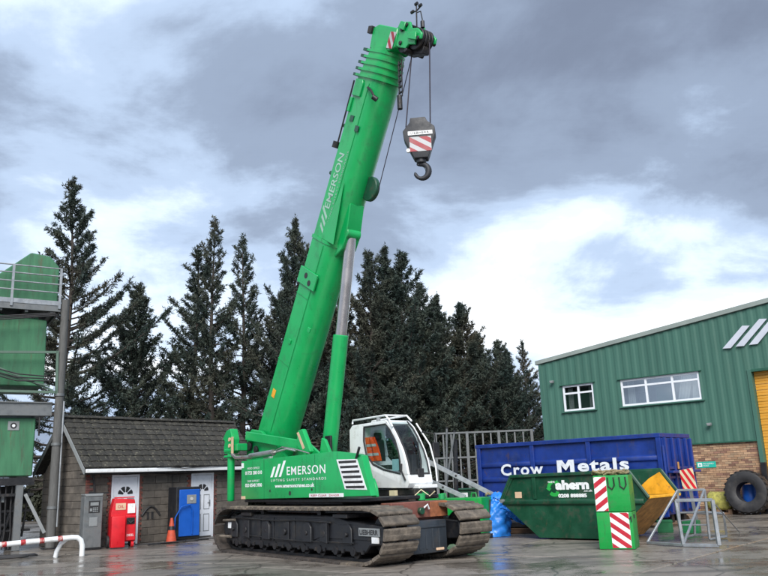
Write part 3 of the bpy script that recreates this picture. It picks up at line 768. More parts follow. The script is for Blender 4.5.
# ------------------------------------------------------------------ green plant at the left edge
pl = empty('concrete_plant', (-9.83, 23.41, 0), R(32), 'tall green batching plant with railed steel deck at the left edge', 'industrial plant')
MB().prism([(-3.6, 4.66), (-.40, 4.66), (-.44, 6.68), (-3.6, 6.95)], .25, 2.6).build('upper_hopper', PLANT_GREEN, pl, bevel=.03)
MB().tube([(-.72, .5, 6.72), (-.72, .5, 6.84)], .07, 10).build('lifting_lug', PLANT_GREEN, pl)
dk = MB(); dk.box(-3.6, -.12, .0, 2.7, 7.02, 7.10); dk.box(-3.6, -.12, -.03, .03, 6.92, 7.16); dk.box(-.15, -.09, .03, 2.7, 6.92, 7.16)
for k in range(5): dk.box(-3.2 + k * .7, -3.12 + k * .7, .03, 2.6, 6.86, 7.02)
dk.build('deck', STEELD, pl)
for x in (-3.0, -1.5, -.16): MB().box(x - .035, x + .035, -.07, -.03, 7.0, 8.28).build('railing_post', STEEL, pl)
for z in (7.5, 7.76, 8.02, 8.26):
    MB().tube([(-3.6, -.05, z), (-.16, -.05, z), (-.12, .05, z), (-.12, 2.6, z)], .022, 8).build('rail', STEEL, pl)
MB().box(-3.6, -.12, -.045, -.035, 7.10, 7.24).build('toe_board', STEEL, pl)
MB().prism([(-2.6, 7.11), (-.16, 7.11), (-.16, 8.42), (-.45, 8.74), (-1.0, 8.80), (-1.5, 8.35), (-2.6, 7.35)], .35, 2.4).build('top_housing', PLANT_GREEN, pl, bevel=.03)
fm = MB(); fm.bar((-3.6, -.08, 5.5), (-.14, -.08, 5.66), .07); fm.bar((-.14, -.08, 5.70), (-.10, -.08, 4.40), .07); fm.bar((-3.6, -.08, 4.46), (-.10, -.08, 4.46), .07); fm.bar((-1.75, -.09, 5.15), (-.2, -.09, 4.50), .055)
fm.bar((-2.0, -.16, 5.0), (-.3, -.16, 4.62), .04)
fm.build('guard_frame', mat('pale_grey_green_paint', (0.085, 0.14, 0.105), .55, var=.2), pl)
bm_ = MB(); bm_.box(-3.6, -.18, .0, .22, 3.80, 4.14); bm_.box(-3.6, -.18, -.05, .27, 4.14, 4.17); bm_.box(-3.6, -.18, -.05, .27, 3.77, 3.80); bm_.box(-3.6, -.2, 2.0, 2.2, 3.8, 4.14); bm_.box(-.42, -.22, .23, 2.0, 3.82, 4.12)
bm_.build('floor_beam', STEELD, pl)
MB().prism([(-3.6, 2.10), (-.58, 2.05), (-.58, 3.72), (-3.6, 3.72)], .15, 2.2).build('lower_tank', PLANT_GREEN, pl, bevel=.025)
MB().box(-1.32, -1.02, .13, .146, 3.36, 3.62).build('notice_plate', GREY, pl)
MB().tube([(-1.17, .128, 3.49), (-1.17, .122, 3.49)], .085, 16).build('notice_symbol', DARKBLUE, pl)
MB().tube([(-1.17, .121, 3.49), (-1.17, .117, 3.49)], .045, 12).build('notice_symbol', WHITE, pl)
lg = MB(); lg.box(-3.6, -.5, .2, .32, 1.80, 2.02); lg.box(-3.6, -.5, .2, .3, 1.5, 1.58)
lg.build('lower_frame', DARK, pl)
for x, y in ((-.88, .25), (-.88, 1.9), (-2.9, .25), (-2.9, 1.9)): MB().box(x - .1, x + .1, y - .1, y + .1, 0, 1.80 if y < 1 else 2.05).build('support_leg', STEELD, pl, bevel=.01)
MB().bar((-.72, .2, 1.55), (-.16, .1, .45), .09).build('brace', GREY, pl)
mc = MB(); rg = random.Random(11)
for k in range(14):
    x = -2.6 + rg.random() * 1.5; z = .1 + rg.random() * 1.3; w = rg.uniform(.1, .35); h = rg.uniform(.1, .35); y = rg.uniform(.5, 1.3)
    mc.box(x, x + w, y, y + w, z, z + h)
for k in range(16):
    x = -2.9 + rg.random() * 2.2; z = rg.random() * 1.6; w = rg.uniform(.06, .3); h = rg.uniform(.08, .4); y = rg.uniform(.45, 1.2)
    mc.box(x, x + w, y, y + w, z, z + h)
for k in range(7):
    x = -2.4 + k * .28; mc.bar((x, .42, rg.uniform(0, .5)), (x + rg.uniform(-.3, .3), .44, rg.uniform(1.3, 1.8)), .06)
mc.box(-2.6, -.5, .40, .46, 1.05, 1.13); mc.box(-2.6, -.5, .40, .46, .52, .58)
mc.tube([(-1.9, .9, 0), (-1.9, .9, 1.5)], .12, 10); mc.tube([(-2.4, .6, .6), (-1.0, .6, .7)], .09, 10)
mc.box(-3.6, -1.62, 1.5, 1.56, .1, 1.8); mc.box(-1.25, -.7, 1.5, 1.56, .1, 1.8); mc.box(-1.62, -1.25, 1.5, 1.56, 1.15, 1.8)
mc.build('machinery', DARK, pl, bevel=.01)
MB().box(-1.42, -1.24, .36, .42, 1.34, 1.5).build('junction_box', GREY, pl, bevel=.01)
MB().tube([(-2.2, .5, .3), (-2.2, .5, .95)], .2, 14).build('motor', GREY, pl, bevel=.02)
pv = MB(); 
for k in range(6): 
    x = -1.9 + k * .17; pv.tube([(x, .35, 1.85), (x + rg.uniform(-.1, .1), .33, 1.2), (x + rg.uniform(-.15, .15), .36, .5), (x, .4, .05)], .022, 6)
pv.build('hose_bundle', BLACK, pl)
MB().tube([(-1.55, .42, .95), (-1.62, .42, .5), (-1.72, .42, .08)], [.07, .09, .10], 10).build('white_pipe', WHITE, pl)
cbp = MB()
for k in range(3): cbp.tube([(-3.6, -.2, 6.45 + k * .05), (-1.8, -.22, 6.52 + k * .05), (-.3, -.2, 6.75 + k * .04), (-.12, -.1, 6.7)], .022, 6)
for k in range(3): cbp.tube([(-2.6, -.2, 5.3 - k * .1), (-1.2, -.22, 4.95 - k * .1), (-.3, -.2, 4.9 - k * .06)], .02, 6)
cbp.tube([(-.62, .1, 4.05), (-.5, .0, 3.7), (-.48, .1, 3.2)], .025, 6)
cbp.build('cable', BLACK, pl)
# column beside the plant
po = empty('steel_column', (-9.83, 23.41, 0), R(32), 'tall weathered grey column between the green plant and the shed', 'column')
MB().tube([(-.0, 0, 0), (.02, 0, 7.3)], [.135, .115], 14).build('shaft', WOODD, po)
for z in (1.1, 2.9, 4.35): MB().tube([(.0, 0, z), (.0, 0, z + .08)], .148, 14).build('band', STEELD, po)
MB().tube([(.14, -.06, .6), (.135, -.05, 4.2)], .03, 8).build('conduit', STEEL, po)
MB().box(-.22, .22, -.22, .22, 0, .04).build('base_plate', DARK, po)
# barrier hoop
ba = empty('pipe_barrier', (-7.81, 20.53, 0), math.atan2(1.0, 1.6), 'white pipe crash barrier with worn red bands at the lower left', 'barrier')
MB().tube([(-4.5, 0, .34), (-1.9, 0, .40), (-.28, 0, .46), (-.13, 0, .45), (-.04, 0, .38), (0, 0, .25), (0.0, 0, 0)], .064, 16).build('rail', WHITE, ba)
MB().tube([(-.36, .05, .44), (-.48, .15, .32), (-.56, .22, .14), (-.58, .24, 0)], .056, 14).build('leg', WHITE, ba)
for k in range(8):
    x = -.52 - k * .42
    z = .46 + (x + .28) * .037
    MB().tube([(x - .07, 0, z - .004), (x, 0, z), (x + .04, 0, z + .002)], .0665, 16).build('red_band', REDB, ba)
hp = MB(); rg = random.Random(5)
pts = [(-9.6 + .5 * math.sin(t * 1.9), 20.6 + .35 * math.cos(t * 1.4) , .03 + .02 * (t % 2)) for t in np.linspace(0, 9, 40)]
hp.tube(pts, .025, 6)
tag(hp.build('hose_coil', BLACK), 'tangled black hose heap behind the striped pipe barrier', 'hose')

# ------------------------------------------------------------------ crawler crane
CA = R(-51.5)
cr_ = empty('crawler_crane', (-1.33524, 18.80269, 0), CA, 'bright green crawler crane with raised telescopic boom and white cab', 'crane')
# tracks
def track_loop():
    ctrl = [(-2.6, 0), (2.72, 0), (2.95, .02), (3.2, .075), (3.42, .17), (3.58, .30), (3.68, .45), (3.71, .62), (3.66, .80), (3.52, .95), (3.30, 1.03), (3.0, 1.06), (1.2, 1.045), (-.6, 1.045), (-2.55, 1.05), (-2.85, 1.01), (-3.1, .88), (-3.24, .68), (-3.27, .45), (-3.17, .23), (-2.95, .07), (-2.75, .01)]
    pts = []
    for (x0, z0), (x1, z1) in zip(ctrl, ctrl[1:] + ctrl[:1]):
        n = max(1, int(math.hypot(x1 - x0, z1 - z0) / .15))
        for k in range(n): pts.append((x0 + (x1 - x0) * k / n, z0 + (z1 - z0) * k / n))
    return pts + [ctrl[0]]
LP = [Vector((x, 0, z)) for x, z in track_loop()]
ln = [0]
for a, b in zip(LP[:-1], LP[1:]): ln.append(ln[-1] + (b - a).length)
def loop_at(s):
    s = s % ln[-1]
    for i in range(len(ln) - 1):
        if ln[i] <= s <= ln[i + 1] and ln[i + 1] > ln[i]:
            t = (s - ln[i]) / (ln[i + 1] - ln[i]); return LP[i].lerp(LP[i + 1], t), (LP[i + 1] - LP[i]).normalized()
    return LP[-1], (LP[0] - LP[-1]).normalized()
NS = 56; pitch = ln[-1] / NS
shoe_mb = MB()
hp_ = pitch / 2
shoe_mb.prism([(-hp_ * .88, 0.0), (-hp_ * .74, -.034), (-hp_ * .1, -.034), (hp_ * .0, -.022), (hp_ * .60, -.026), (hp_ * .84, 0.0), (hp_ * .80, .04), (-hp_ * .80, .04)], -.425, .425)
shoe_src = None
def make_track(yc, side):
    global shoe_src
    ch = MB()                                   # chain links just inside the shoes
    n = len(LP)
    for off in (-.13, .09):
        inner = []
        for i, p in enumerate(LP):
            d = (LP[min(i + 1, n - 1)] - LP[max(i - 1, 0)]).normalized(); nv = Vector((-d.z, 0, d.x)); inner.append((p, p + nv * .10))
        vs__ = []
        for p, q in inner: vs__ += [(p.x, yc + off, p.z + 0), (q.x, yc + off, q.z), (q.x, yc + off + .05, q.z), (p.x, yc + off + .05, p.z)]
        fs_ = []
        for i in range(n - 1):
            a = i * 4; b = a + 4
            fs_ += [(a, b, b + 1, a + 1), (a + 1, b + 1, b + 2, a + 2), (a + 2, b + 2, b + 3, a + 3)]
        ch.add(vs__, fs_)
    t = ch.build('crawler_track', DARK, cr_, smooth=False)
    for k in range(NS):
        p, d = loop_at((k + .5) * pitch)
        nv = Vector((-d.z, 0, d.x))
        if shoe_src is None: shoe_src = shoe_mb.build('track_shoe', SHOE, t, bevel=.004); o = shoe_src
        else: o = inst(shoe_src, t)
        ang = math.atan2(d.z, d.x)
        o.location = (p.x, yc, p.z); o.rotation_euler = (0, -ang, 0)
        # the rear and the lower run take the darker track steel
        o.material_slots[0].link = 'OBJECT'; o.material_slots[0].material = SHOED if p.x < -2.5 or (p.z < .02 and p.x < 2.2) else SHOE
    # frame between the idlers
    yo = yc - .30 if side < 0 else yc + .30
    f = MB()
    f.prism([(-2.75, .30), (-2.3, .20), (2.9, .22), (3.05, .36), (3.42, .38), (3.5, .5), (3.5, .72), (2.4, .80), (1.9, .90), (-2.2, .90), (-2.75, .75)], yc - .27, yc + .27)
    fo = f.build('track_frame', DARKBLUE, t, bevel=.02)
    pl_ = MB()
    ys, ye = (yc - .285, yc - .268) if side < 0 else (yc + .268, yc + .285)
    pl_.prism([(-2.0, .34), (.9, .34), (1.3, .46), (3.5, .46), (3.5, .70), (2.0, .74), (1.4, .84), (-2.0, .84)], ys, ye)
    for x in (-1.2, -.6, .3): pl_.box(x, x + .09, ys - .02, ys + .001, .34, .84)
    pl_.build('side_plate', DARKBLUE, t, bevel=.006)
    rs_ = None
    for k in range(9):
        x = -2.3 + k * .6
        m_ = MB(); m_.tube([(0, -.20, 0), (0, .20, 0)], .135, 16); m_.tube([(0, -.29, 0), (0, -.20, 0)], .085, 12); m_.tube([(0, .20, 0), (0, .29, 0)], .085, 12)
        if rs_ is None: rs_ = m_.build('track_roller', DARK, t); o = rs_
        else: o = inst(rs_, t)
        o.location = (x, yc, .235)
    for x, r_ in ((3.28, .36), (-2.86, .36)):
        m_ = MB(); m_.tube([(x, yc - .10, .56), (x, yc + .10, .56)], r_, 24); m_.tube([(x, yc - .26, .56), (x, yc + .26, .56)], .17, 16)
        m_.build('sprocket' if x > 0 else 'idler', DARK, t, bevel=.01)
    for x in (-1.2, 1.2): MB().tube([(x, yc - .2, .93), (x, yc + .2, .93)], .07, 12).build('carrier_roller', DARK, t)
    gx = [(-2.55, .34), (-1.9, .30), (-.95, .34), (-.1, .26), (.75, .34), (1.45, .26), (2.2, .32)]
    so_ = -1 if side < 0 else 1
    for gi, (x, w) in enumerate(gx):
        m_ = MB(); y0 = yc + so_ * .285; y1 = yc + so_ * (.325 + .02 * (gi % 3))
        m_.prism([(x, .36 + .03 * (gi % 2)), (x + w, .36), (x + w, .66 + .1 * (gi % 2)), (x + w * .7, .76), (x + .04, .74)], min(y0, y1), max(y0, y1)); m_.build('bracket_plate', DARKBLUE, t, bevel=.012)
        m_ = MB(); m_.tube([(x + w * .5, yc + so_ * .28, .55), (x + w * .5, yc + so_ * .37, .55)], .07 if gi % 2 else .045, 12); m_.build('pin_boss', DARK, t, bevel=.01)
    for x in (-2.0, 1.9):
        m_ = MB(); m_.box(x, x + .5, yc - .34, yc + .34, .86, .94); m_.build('step_plate', DARK, t, bevel=.01)
    m_ = MB(); m_.tube([(-2.5, yc + so_ * .31, .82), (-.5, yc + so_ * .33, .78), (.6, yc + so_ * .31, .80), (1.8, yc + so_ * .32, .77)], .018, 6); m_.tube([(-1.6, yc + so_ * .32, .42), (.2, yc + so_ * .33, .38), (2.6, yc + so_ * .32, .40)], .014, 6); m_.build('grease_line', DARK, t)
    bl_ = MB()
    for k in range(17): bl_.box(-2.5 + k * .33, -2.42 + k * .33, ys - .01 if side < 0 else ys, ye if side < 0 else ye + .01, .20, .27)
    bo_ = bl_.build('bolt_row', DARK, t); bo_['kind'] = 'stuff'
    return t
t1 = make_track(-1.025, -1)
t2 = make_track(.90, 1)
MB().box(2.74, 3.40, -1.335, -1.312, .54, .69).build('name_plate', GREY, t1, bevel=.003)
text(t1, 'name_plate_lettering', 'LIEBHERR', (2.78, -1.335, .57), .58, .09, BLACK, bold=.03)
MB().box(3.16, 3.36, -1.34, -1.312, .42, .53).build('white_sticker', WHITE, t1)
MB().box(-2.72, -2.45, -1.33, -1.30, .56, .70).build('white_sticker', WHITE, t1)
MB().tube([(-2.9, -1.36, .74), (-2.3, -1.36, .76)], .03, 8).build('grab_bar', SHOE, t1)
MB().tube([(-3.05, -1.38, .36), (-2.5, -1.36, .37)], .035, 8).build('grab_bar', SHOE, t1)
# carbody
cbm = MB(); cbm.box(-2.0, 2.7, -.58, .58, .35, 1.02); cbm.build('carbody', RUST, cr_, bevel=.02)
fb = MB(); fb.box(2.7, 3.05, -.75, .72, .80, 1.12); fb.box(2.72, 3.0, -.7, .68, .765, .80); fb.build('front_beam', RUST, cr_, bevel=.015)
MB().box(3.052, 3.075, .25, .72, .81, 1.11).build('rusty_end_plate', mat('red_rust', (.30, .105, .045), .8, var=.4, scale=6, dirt=(.10, .045, .03), damt=.7, dscale=7), cr_, bevel=.006)
GUARD = mat('blue_grey_guard_steel', (0.026, 0.034, 0.044), 0.5, var=0.3, scale=3, dirt=(0.05, 0.043, 0.036), damt=0.5, dscale=5)
fb = MB(); fb.box(2.7, 3.30, -.58, .46, .14, .76); o = fb.build('front_guard', GUARD, cr_, bevel=.03, seg=2)
rb = MB()
for k in range(5): rb.box(3.295, 3.312, -.45 + k * .17, -.41 + k * .17, .22, .60)
rb.box(3.295, 3.318, -.52, .42, .62, .66); rb.build('guard_rib', GUARD, o, bevel=.005)
MB().box(3.3, 3.34, .14, .34, .18, .23).build('tow_eye', BEIGE, cr_, bevel=.01)
MB().tube([(3.05, -.02, .94), (3.14, -.02, .94)], .07, 14).build('green_cap', SKIPG, cr_, bevel=.01)
MB().tube([(3.08, .08, 1.0), (3.14, .12, 1.06), (3.12, .17, .97)], .02, 8).build('white_hose', WHITE, cr_)
MB().tube([(0, 0, .98), (0, 0, 1.2)], .85, 32).build('slew_ring', DARK, cr_)
# superstructure
dkm = MB(); dkm.box(-2.3, 2.5, -1.1, 1.1, 1.16, 1.23); dkm.box(-1.6, 1.6, -.9, .9, 1.1, 1.16); dkm.build('upper_deck', DARK, cr_, bevel=.01)
MB().prism([(-2.26, 1.23), (1.3, 1.26), (1.1, 2.10), (-2.26, 2.10)], -1.18, -.50).build('engine_housing', GREEN, cr_, bevel=.03, seg=2)
pnl = MB().prism([(-2.26, 1.235), (3.02, 1.285), (2.76, 2.06), (2.6, 2.10), (1.80, 2.19), (-2.26, 2.145)], -1.215, -1.06).build('side_panel', GREEN, cr_, bevel=.012, seg=2)
gp = MB().prism([(1.88, 2.02), (2.60, 2.0), (2.90, 1.40), (2.16, 1.42)], -1.223, -1.214).build('grille', WHITE, cr_, smooth=False)
for k in range(6):
    t = (k + .5) / 6
    a = 1.88 + (2.16 - 1.88) * t; b = 2.60 + (2.90 - 2.60) * t; z = 2.01 - .6 * t
    MB().prism([(a + .07, z - .024), (b - .05, z - .028), (b - .05, z + .020), (a + .05, z + .024)], -1.2255, -1.222).build('grille_slot', BLACK, gp, smooth=False)
sm = MB(); sm.box(-1.14, -1.132, -1.217, -1.2145, 1.25, 2.13); sm.box(1.05, 1.058, -1.217, -1.2145, 1.26, 2.16); sm.build('panel_seam', SKIPG, pnl, smooth=False)
hl = MB()
for x, z, r_ in ((.02, 1.36, .05), (-.86, 1.42, .03), (.92, 1.43, .03)): hl.tube([(x, -1.218, z), (x, -1.214, z)], r_, 14)
hl.build('panel_hole', BLACK, pnl)
for (xa, xb, za, zb) in ((-.85, -.67, 1.72, 2.0), (-.66, -.40, 1.72, 2.05), (-.48, -.08, 1.72, 2.1)): pass
for k, h_ in enumerate((.235, .29, .355)):
    x = -.84 + k * .19; dx = .62 * h_
    MB().prism([(x, 1.725), (x + .10, 1.727), (x + .10 + dx * 1.0, 1.727 + h_), (x + dx, 1.725 + h_)], -1.2185, -1.2145).build('logo_bar', LETTER, pnl, smooth=False)
Y0 = -1.2155
text(pnl, 'panel_lettering', 'EMERSON', (-.10, Y0, 1.755), 1.56, .185, LETTER, bold=.009, spacing=1.13)
text(pnl, 'panel_lettering', 'LIFTING SAFETY STANDARDS', (-.80, Y0, 1.625), 2.28, .055, LETTER, spacing=1.35)
text(pnl, 'panel_lettering', 'www.emersoncranes.co.uk', (-.63, Y0, 1.485), 1.66, .085, LETTER, bold=.035)
text(pnl, 'panel_lettering', 'HEAD OFFICE', (-1.95, Y0, 1.935), .60, .05, LETTER)
text(pnl, 'panel_lettering', '01753 380 010', (-2.05, Y0, 1.81), .82, .085, LETTER, bold=.03)
text(pnl, 'panel_lettering', '24HR SUPPORT', (-1.95, Y0, 1.635), .60, .05, LETTER)
text(pnl, 'panel_lettering', '020 8548 3900', (-2.05, Y0, 1.52), .82, .085, LETTER, bold=.03)
MB().box(.82, 2.10, -1.222, -1.2145, 1.268, 1.345).build('warning_strip', WHITE, pnl, smooth=False)
text(pnl, 'warning_lettering', 'KEEP CLEAR', (.90, -1.2225, 1.285), .6, .04, REDP); text(pnl, 'warning_lettering', 'DANGER', (1.6, -1.2225, 1.285), .36, .04, REDP)
MB().box(-2.25, -2.05, -1.222, -1.2145, 1.24, 1.31).build('reflector', BEIGE, pnl); MB().box(-2.25, -2.14, -1.222, -1.2145, 1.98, 2.10).build('white_bracket', WHITE, pnl)
MB().tube([(2.55, -1.2, 2.02), (2.72, -1.28, 2.12), (2.80, -1.3, 2.22)], .028, 8).build('mirror_arm', BLACK, cr_)
# inner housing, turret
MB().box(-2.2, .2, .55, 1.12, 1.23, 2.0).build('left_housing', GREEN, cr_, bevel=.03)
for y in (-.56, .48):
    MB().prism([(-3.25, 1.35), (-3.2, 2.85), (-2.95, 2.98), (-2.45, 2.90), (-1.2, 2.2), (-.4, 1.9), (-.4, 1.24), (-2.6, 1.24)], y, y + .08).build('turret_plate', GREEN, cr_, bevel=.01)
MB().box(-3.1, -1.0, -.46, .46, 1.24, 1.9).build('turret_core', DARK, cr_)
MB().bar((-3.02, -.66, 2.82), (-.30, -.66, 2.43), .09, .22).build('boom_guard_bar', GREEN, cr_, bevel=.012)
MB().prism([(-.52, 2.42), (-.12, 2.18), (.12, 2.26), (-.22, 2.80), (-.42, 2.78)], -.72, -.60).build('bar_end_plate', GREEN, cr_, bevel=.02)
MB().prism([(-.46, 2.72), (-.38, 2.74), (-.12, 2.36), (-.20, 2.32)], -.725, -.719).build('warning_strip', BEIGE, cr_, smooth=False)
MB().bar((-.15, -.6, 2.16), (.9, -.58, 2.14), .10, .10).build('cross_member', GREEN, cr_)
MB().prism([(.15, 2.05), (.72, 2.05), (.40, 2.52), (.28, 2.56)], -.52, -.44).build('gusset', GREEN, cr_, bevel=.01)
jt = MB()
for x, z, r_ in ((-2.95, 2.55, .12), (-2.6, 2.45, .09)): jt.tube([(x, -.60, z), (x, -.66, z)], r_, 16)
jt.build('pivot_pin', DARK, cr_, bevel=.01)
hy = MB(); hy.tube([(-3.2, -.98, 2.36), (-2.95, -1.0, 2.26), (-2.1, -1.0, 2.24)], .05, 10); hy.tube([(-2.2, -1.0, 2.26), (-1.1, -.98, 2.30)], .075, 12); hy.tube([(-1.1, -.95, 2.3), (-.6, -.9, 2.36), (-.3, -.85, 2.30)], .03, 8)
hy.tube([(-1.5, -.85, 2.28), (-1.0, -.80, 2.42), (-.5, -.80, 2.36), (.2, -.8, 2.22)], .02, 8)
hy.build('hydraulic_line', CHROME, cr_)
MB().box(-1.75, -1.5, -.9, -.75, 2.14, 2.36).build('valve_block', WHITE, cr_, bevel=.02)
# rear ballasting column
rc = MB(); rc.tube([(-3.42, -.9, 1.18), (-3.42, -.9, 1.22), (-3.42, -.9, 2.4)], [.075, .095, .095], 16); o = rc.build('ballast_cylinder', GREEN, cr_)
rc = MB(); rc.prism([(-3.62, 2.38), (-3.25, 2.38), (-3.18, 2.75), (-3.30, 3.02), (-3.52, 2.98), (-3.72, 2.78), (-3.60, 2.70), (-3.66, 2.55)], -1.0, -.78)
rc.box(-3.62, -3.18, -1.02, -.76, 2.42, 2.50); rc.box(-3.62, -3.20, -1.02, -.76, 2.28, 2.34); rc.box(-3.3, -3.0, -.95, -.6, 2.44, 2.62)
rc.build('ballast_arm', GREEN, cr_, bevel=.015)
rc = MB()
for z in (2.58, 2.74): rc.tube([(-3.30, -1.03, z), (-3.30, -1.0, z)], .05, 10)
rc.box(-3.2, -3.14, -1.02, -.98, 2.36, 2.8); rc.build('brass_fitting', BEIGE, cr_)
# boom
e = np.array([.5140, 0, .8578]); dn = np.array([.8578, 0, -.5140]); P0 = np.array([-2.91, 0, 2.94])
def B(t, y, d): 
    p = P0 + e * t + dn * d; return (p[0], y, p[2])
def boom_section(w, top, D, t0, t1, name, parent, m=GREEN, cap=True):
    prof_ = [(-w / 2 + .05, top), (-w / 2, top + .05), (-w / 2, top + D * .52)]
    for k in range(1, 12):
        a = math.pi * k / 12; prof_.append((-w / 2 * math.cos(a), top + D * .52 + D * .48 * math.sin(a) ** .8))
    prof_ += [(w / 2, top + D * .52), (w / 2, top + .05), (w / 2 - .05, top)]
    n = len(prof_); mb = MB()
    vs__ = [B(t0, y, d) for y, d in prof_] + [B(t1, y, d) for y, d in prof_]
    fs_ = [(i, (i + 1) % n, (i + 1) % n + n, i + n) for i in range(n)]
    if cap: fs_ += [tuple(range(n)), tuple(range(n, 2 * n))]
    mb.add(vs__, fs_); return mb.build(name, m, parent, ang=40)
bo = boom_section(.90, 0, .96, -.25, 9.45, 'boom', cr_)
bo.scale = (1, .89, 1)                        # the whole boom is 0.8 m wide
boom_section(.92, -.01, .985, -.25, 5.36, 'base_sleeve', bo)
boom_section(.96, -.03, 1.03, 5.36, 5.44, 'seam_ring', bo)
W_ = [.88, .845, .81, .775, .74]
for k in range(5):
    t = 9.42 + k * .155
    boom_section(W_[k] + .12 - .01 * k, -.08 + .015 * k, 1.10 - .045 * k, t, t + .055, 'section_collar', bo)
    boom_section(W_[k], .02 + .02 * k, .93 - .045 * k, t + .055, t + .156, 'telescopic_section', bo)
    lb = MB(); lb.prism([(t - .01, -.16 + .01 * k), (t + .06, -.16 + .01 * k), (t + .06, .05), (t - .01, .05)], -W_[k] / 2 - .04, -W_[k] / 2 + .12, lambda x, y, z: B(x, y, z))
    lb.build('collar_tab', SKIPG, bo)
BT = lambda x, y, z: B(x, y, z)
boom_section(.66, .10, .76, 10.16, 10.34, 'telescopic_section', bo)
hd = MB().prism([(10.12, -.03), (10.60, -.12), (10.70, .1), (10.66, .9), (10.24, 1.02), (10.12, .8)], -.30, .30, BT).build('boom_head', GREEN, bo, bevel=.02)
MB().prism([(10.45, -.22), (10.62, -.24), (10.64, -.08), (10.46, -.06)], -.37, -.25, BT).build('head_bracket', DARK, hd, bevel=.01)
for y in (-.27, .19):
    MB().prism([(10.30, .88), (10.64, .80), (10.82, 1.02), (10.84, 1.28), (10.70, 1.40), (10.72, 1.62), (10.62, 1.84), (10.50, 1.86), (10.46, 1.66), (10.36, 1.70), (10.34, 1.46), (10.24, 1.40), (10.24, 1.12)], y, y + .06, BT).build('sheave_cheek', GREEN, hd, bevel=.012)
for (t, d, r_) in ((10.50, 1.58, .25), (10.34, 1.16, .2), (10.64, 1.08, .18)):
    for y in (-.15, -.05, .05, .15): 
        a = np.array(B(t, y, d)); MB().tube([tuple(a - [0, .035, 0]), tuple(a + [0, .035, 0])], r_, 22).build('sheave', DARK, hd, bevel=.012)
hc = MB()
for (t, d) in ((10.50, 1.58), (10.34, 1.16), (10.64, 1.08), (10.76, 1.2), (10.5, 1.76), (10.2, 1.45)): 
    a = np.array(B(t, 0, d)); hc.tube([tuple(a - [0, .31, 0]), tuple(a + [0, .29, 0])], .05, 12)
hc.build('sheave_pin', DARK, hd, bevel=.01)
mk = MB(); mk.prism([(10.66, .95), (10.82, 1.0), (10.80, 1.2), (10.62, 1.2)], -.34, -.28, BT); mk.prism([(10.45, 1.45), (10.58, 1.4), (10.62, 1.7), (10.45, 1.75)], -.34, -.29, BT); mk.build('cheek_bracket', GREEN, hd, bevel=.01)
mk = MB(); mk.prism([(10.12, 1.3), (10.40, 1.3), (10.38, 1.82), (10.22, 1.84)], -.08, .14, BT); mk.build('rope_guard', DARK, hd, bevel=.01)
# striped board on the head
stripe_panel(hd, 10.18, 10.56, .56, .80, -.325, .22, .9, m0=mat('grubby_white', (.42, .43, .44)), m1=mat('dull_red', (.30, .02, .03)), T=lambda x, y, z: B(x, y, 1.5 - z))
an = MB(); a = B(10.70, 0, 1.30); an.tube([a, (a[0] + .02, 0, a[2] + .5)], .018, 8); an.tube([(a[0] - .12, 0, a[2] + .55), (a[0] + .02, 0, a[2] + .5), (a[0] + .16, .03, a[2] + .57)], .018, 8)
for dx, dz in ((-.12, .55), (.16, .57), (.03, .68)): an.tube([(a[0] + dx - .04, 0, a[2] + dz), (a[0] + dx + .04, 0, a[2] + dz)], .04, 10)
an.tube([(a[0] + .02, 0, a[2] + .5), (a[0] + .03, 0, a[2] + .68)], .016, 8)
an.tube([(a[0] + .05, 0, a[2] + .45), (a[0] + .16, 0, a[2] + .42), (a[0] + .2, 0, a[2] + .2), (a[0] + .2, 0, a[2] + .12)], .014, 8); an.tube([(a[0] + .2, 0, a[2] + .14), (a[0] + .2, 0, a[2] - .02)], .05, 10)
an.build('anemometer', DARK, hd)
# boom details
NY = -.465
pt = MB(); pt.prism([(4.16, -.06), (4.58, -.06), (4.58, .80), (4.16, .80)], NY - .045, NY + .01, BT); po_ = pt.build('lug_plate', GREEN, bo, bevel=.012)
ph = MB()
for d in (.30, .52):
    a = B(4.37 + (.05 if d < .4 else -.08), 0, d); ph.tube([(a[0], NY - .05, a[2]), (a[0], NY - .04, a[2])], .075, 16)
ph.build('lug_hole', BLACK, po_)
for (t, d) in ((2.62, .30), (3.2, 1.0)): MB().prism([(t, d), (t + .12, d), (t + .12, d + .12), (t, d + .12)], NY - .03, NY + .01, BT).build('small_lug', GREEN, bo, bevel=.008)
for (t, d) in ((.9, -.10), (2.45, -.09), (7.0, -.12), (8.2, -.10)):
    m_ = MB(); a = B(t, -.30, d + .1); b = B(t, -.30, d - .07); m_.tube([a, b], .05, 10); m_.build('rope_stop', SKIPG, bo)
m_ = MB(); m_.tube([B(7.7, -.40, -.10), B(9.3, -.42, -.12)], .022, 8); m_.tube([B(7.62, -.42, -.12), B(7.78, -.42, -.12)], .10, 12); m_.build('guide_rod', DARK, bo)
for (t, d) in ((8.35, .22), (8.15, .55)):
    MB().prism([(t, d), (t + .14, d), (t + .14, d + .16), (t, d + .16)], -.475, -.448, BT).build('hatch_plate', SKIPG, bo, bevel=.006)
m_ = MB(); m_.prism([(8.95, .05), (9.35, .05), (9.35, .35), (9.25, .40), (8.95, .40)], -.50, -.448, BT); m_.prism([(8.55, .02), (8.9, .02), (8.9, .12), (8.55, .12)], -.50, -.448, BT); m_.build('latch_plate', GREEN, bo, bevel=.01)
m_ = MB(); m_.tube([B(9.2, -.47, .62), B(9.15, -.52, .85), B(9.0, -.5, 1.08)], .03, 10); m_.tube([B(9.02, -.54, 1.02), B(8.98, -.46, 1.12)], .06, 12); m_.build('cable_drum', DARK, bo)
wl = MB()
wl.tube([B(.3, -.468, .62), B(5.3, -.468, .62)], .009, 6); wl.tube([B(5.5, -.453, .60), B(9.3, -.453, .60)], .008, 6)
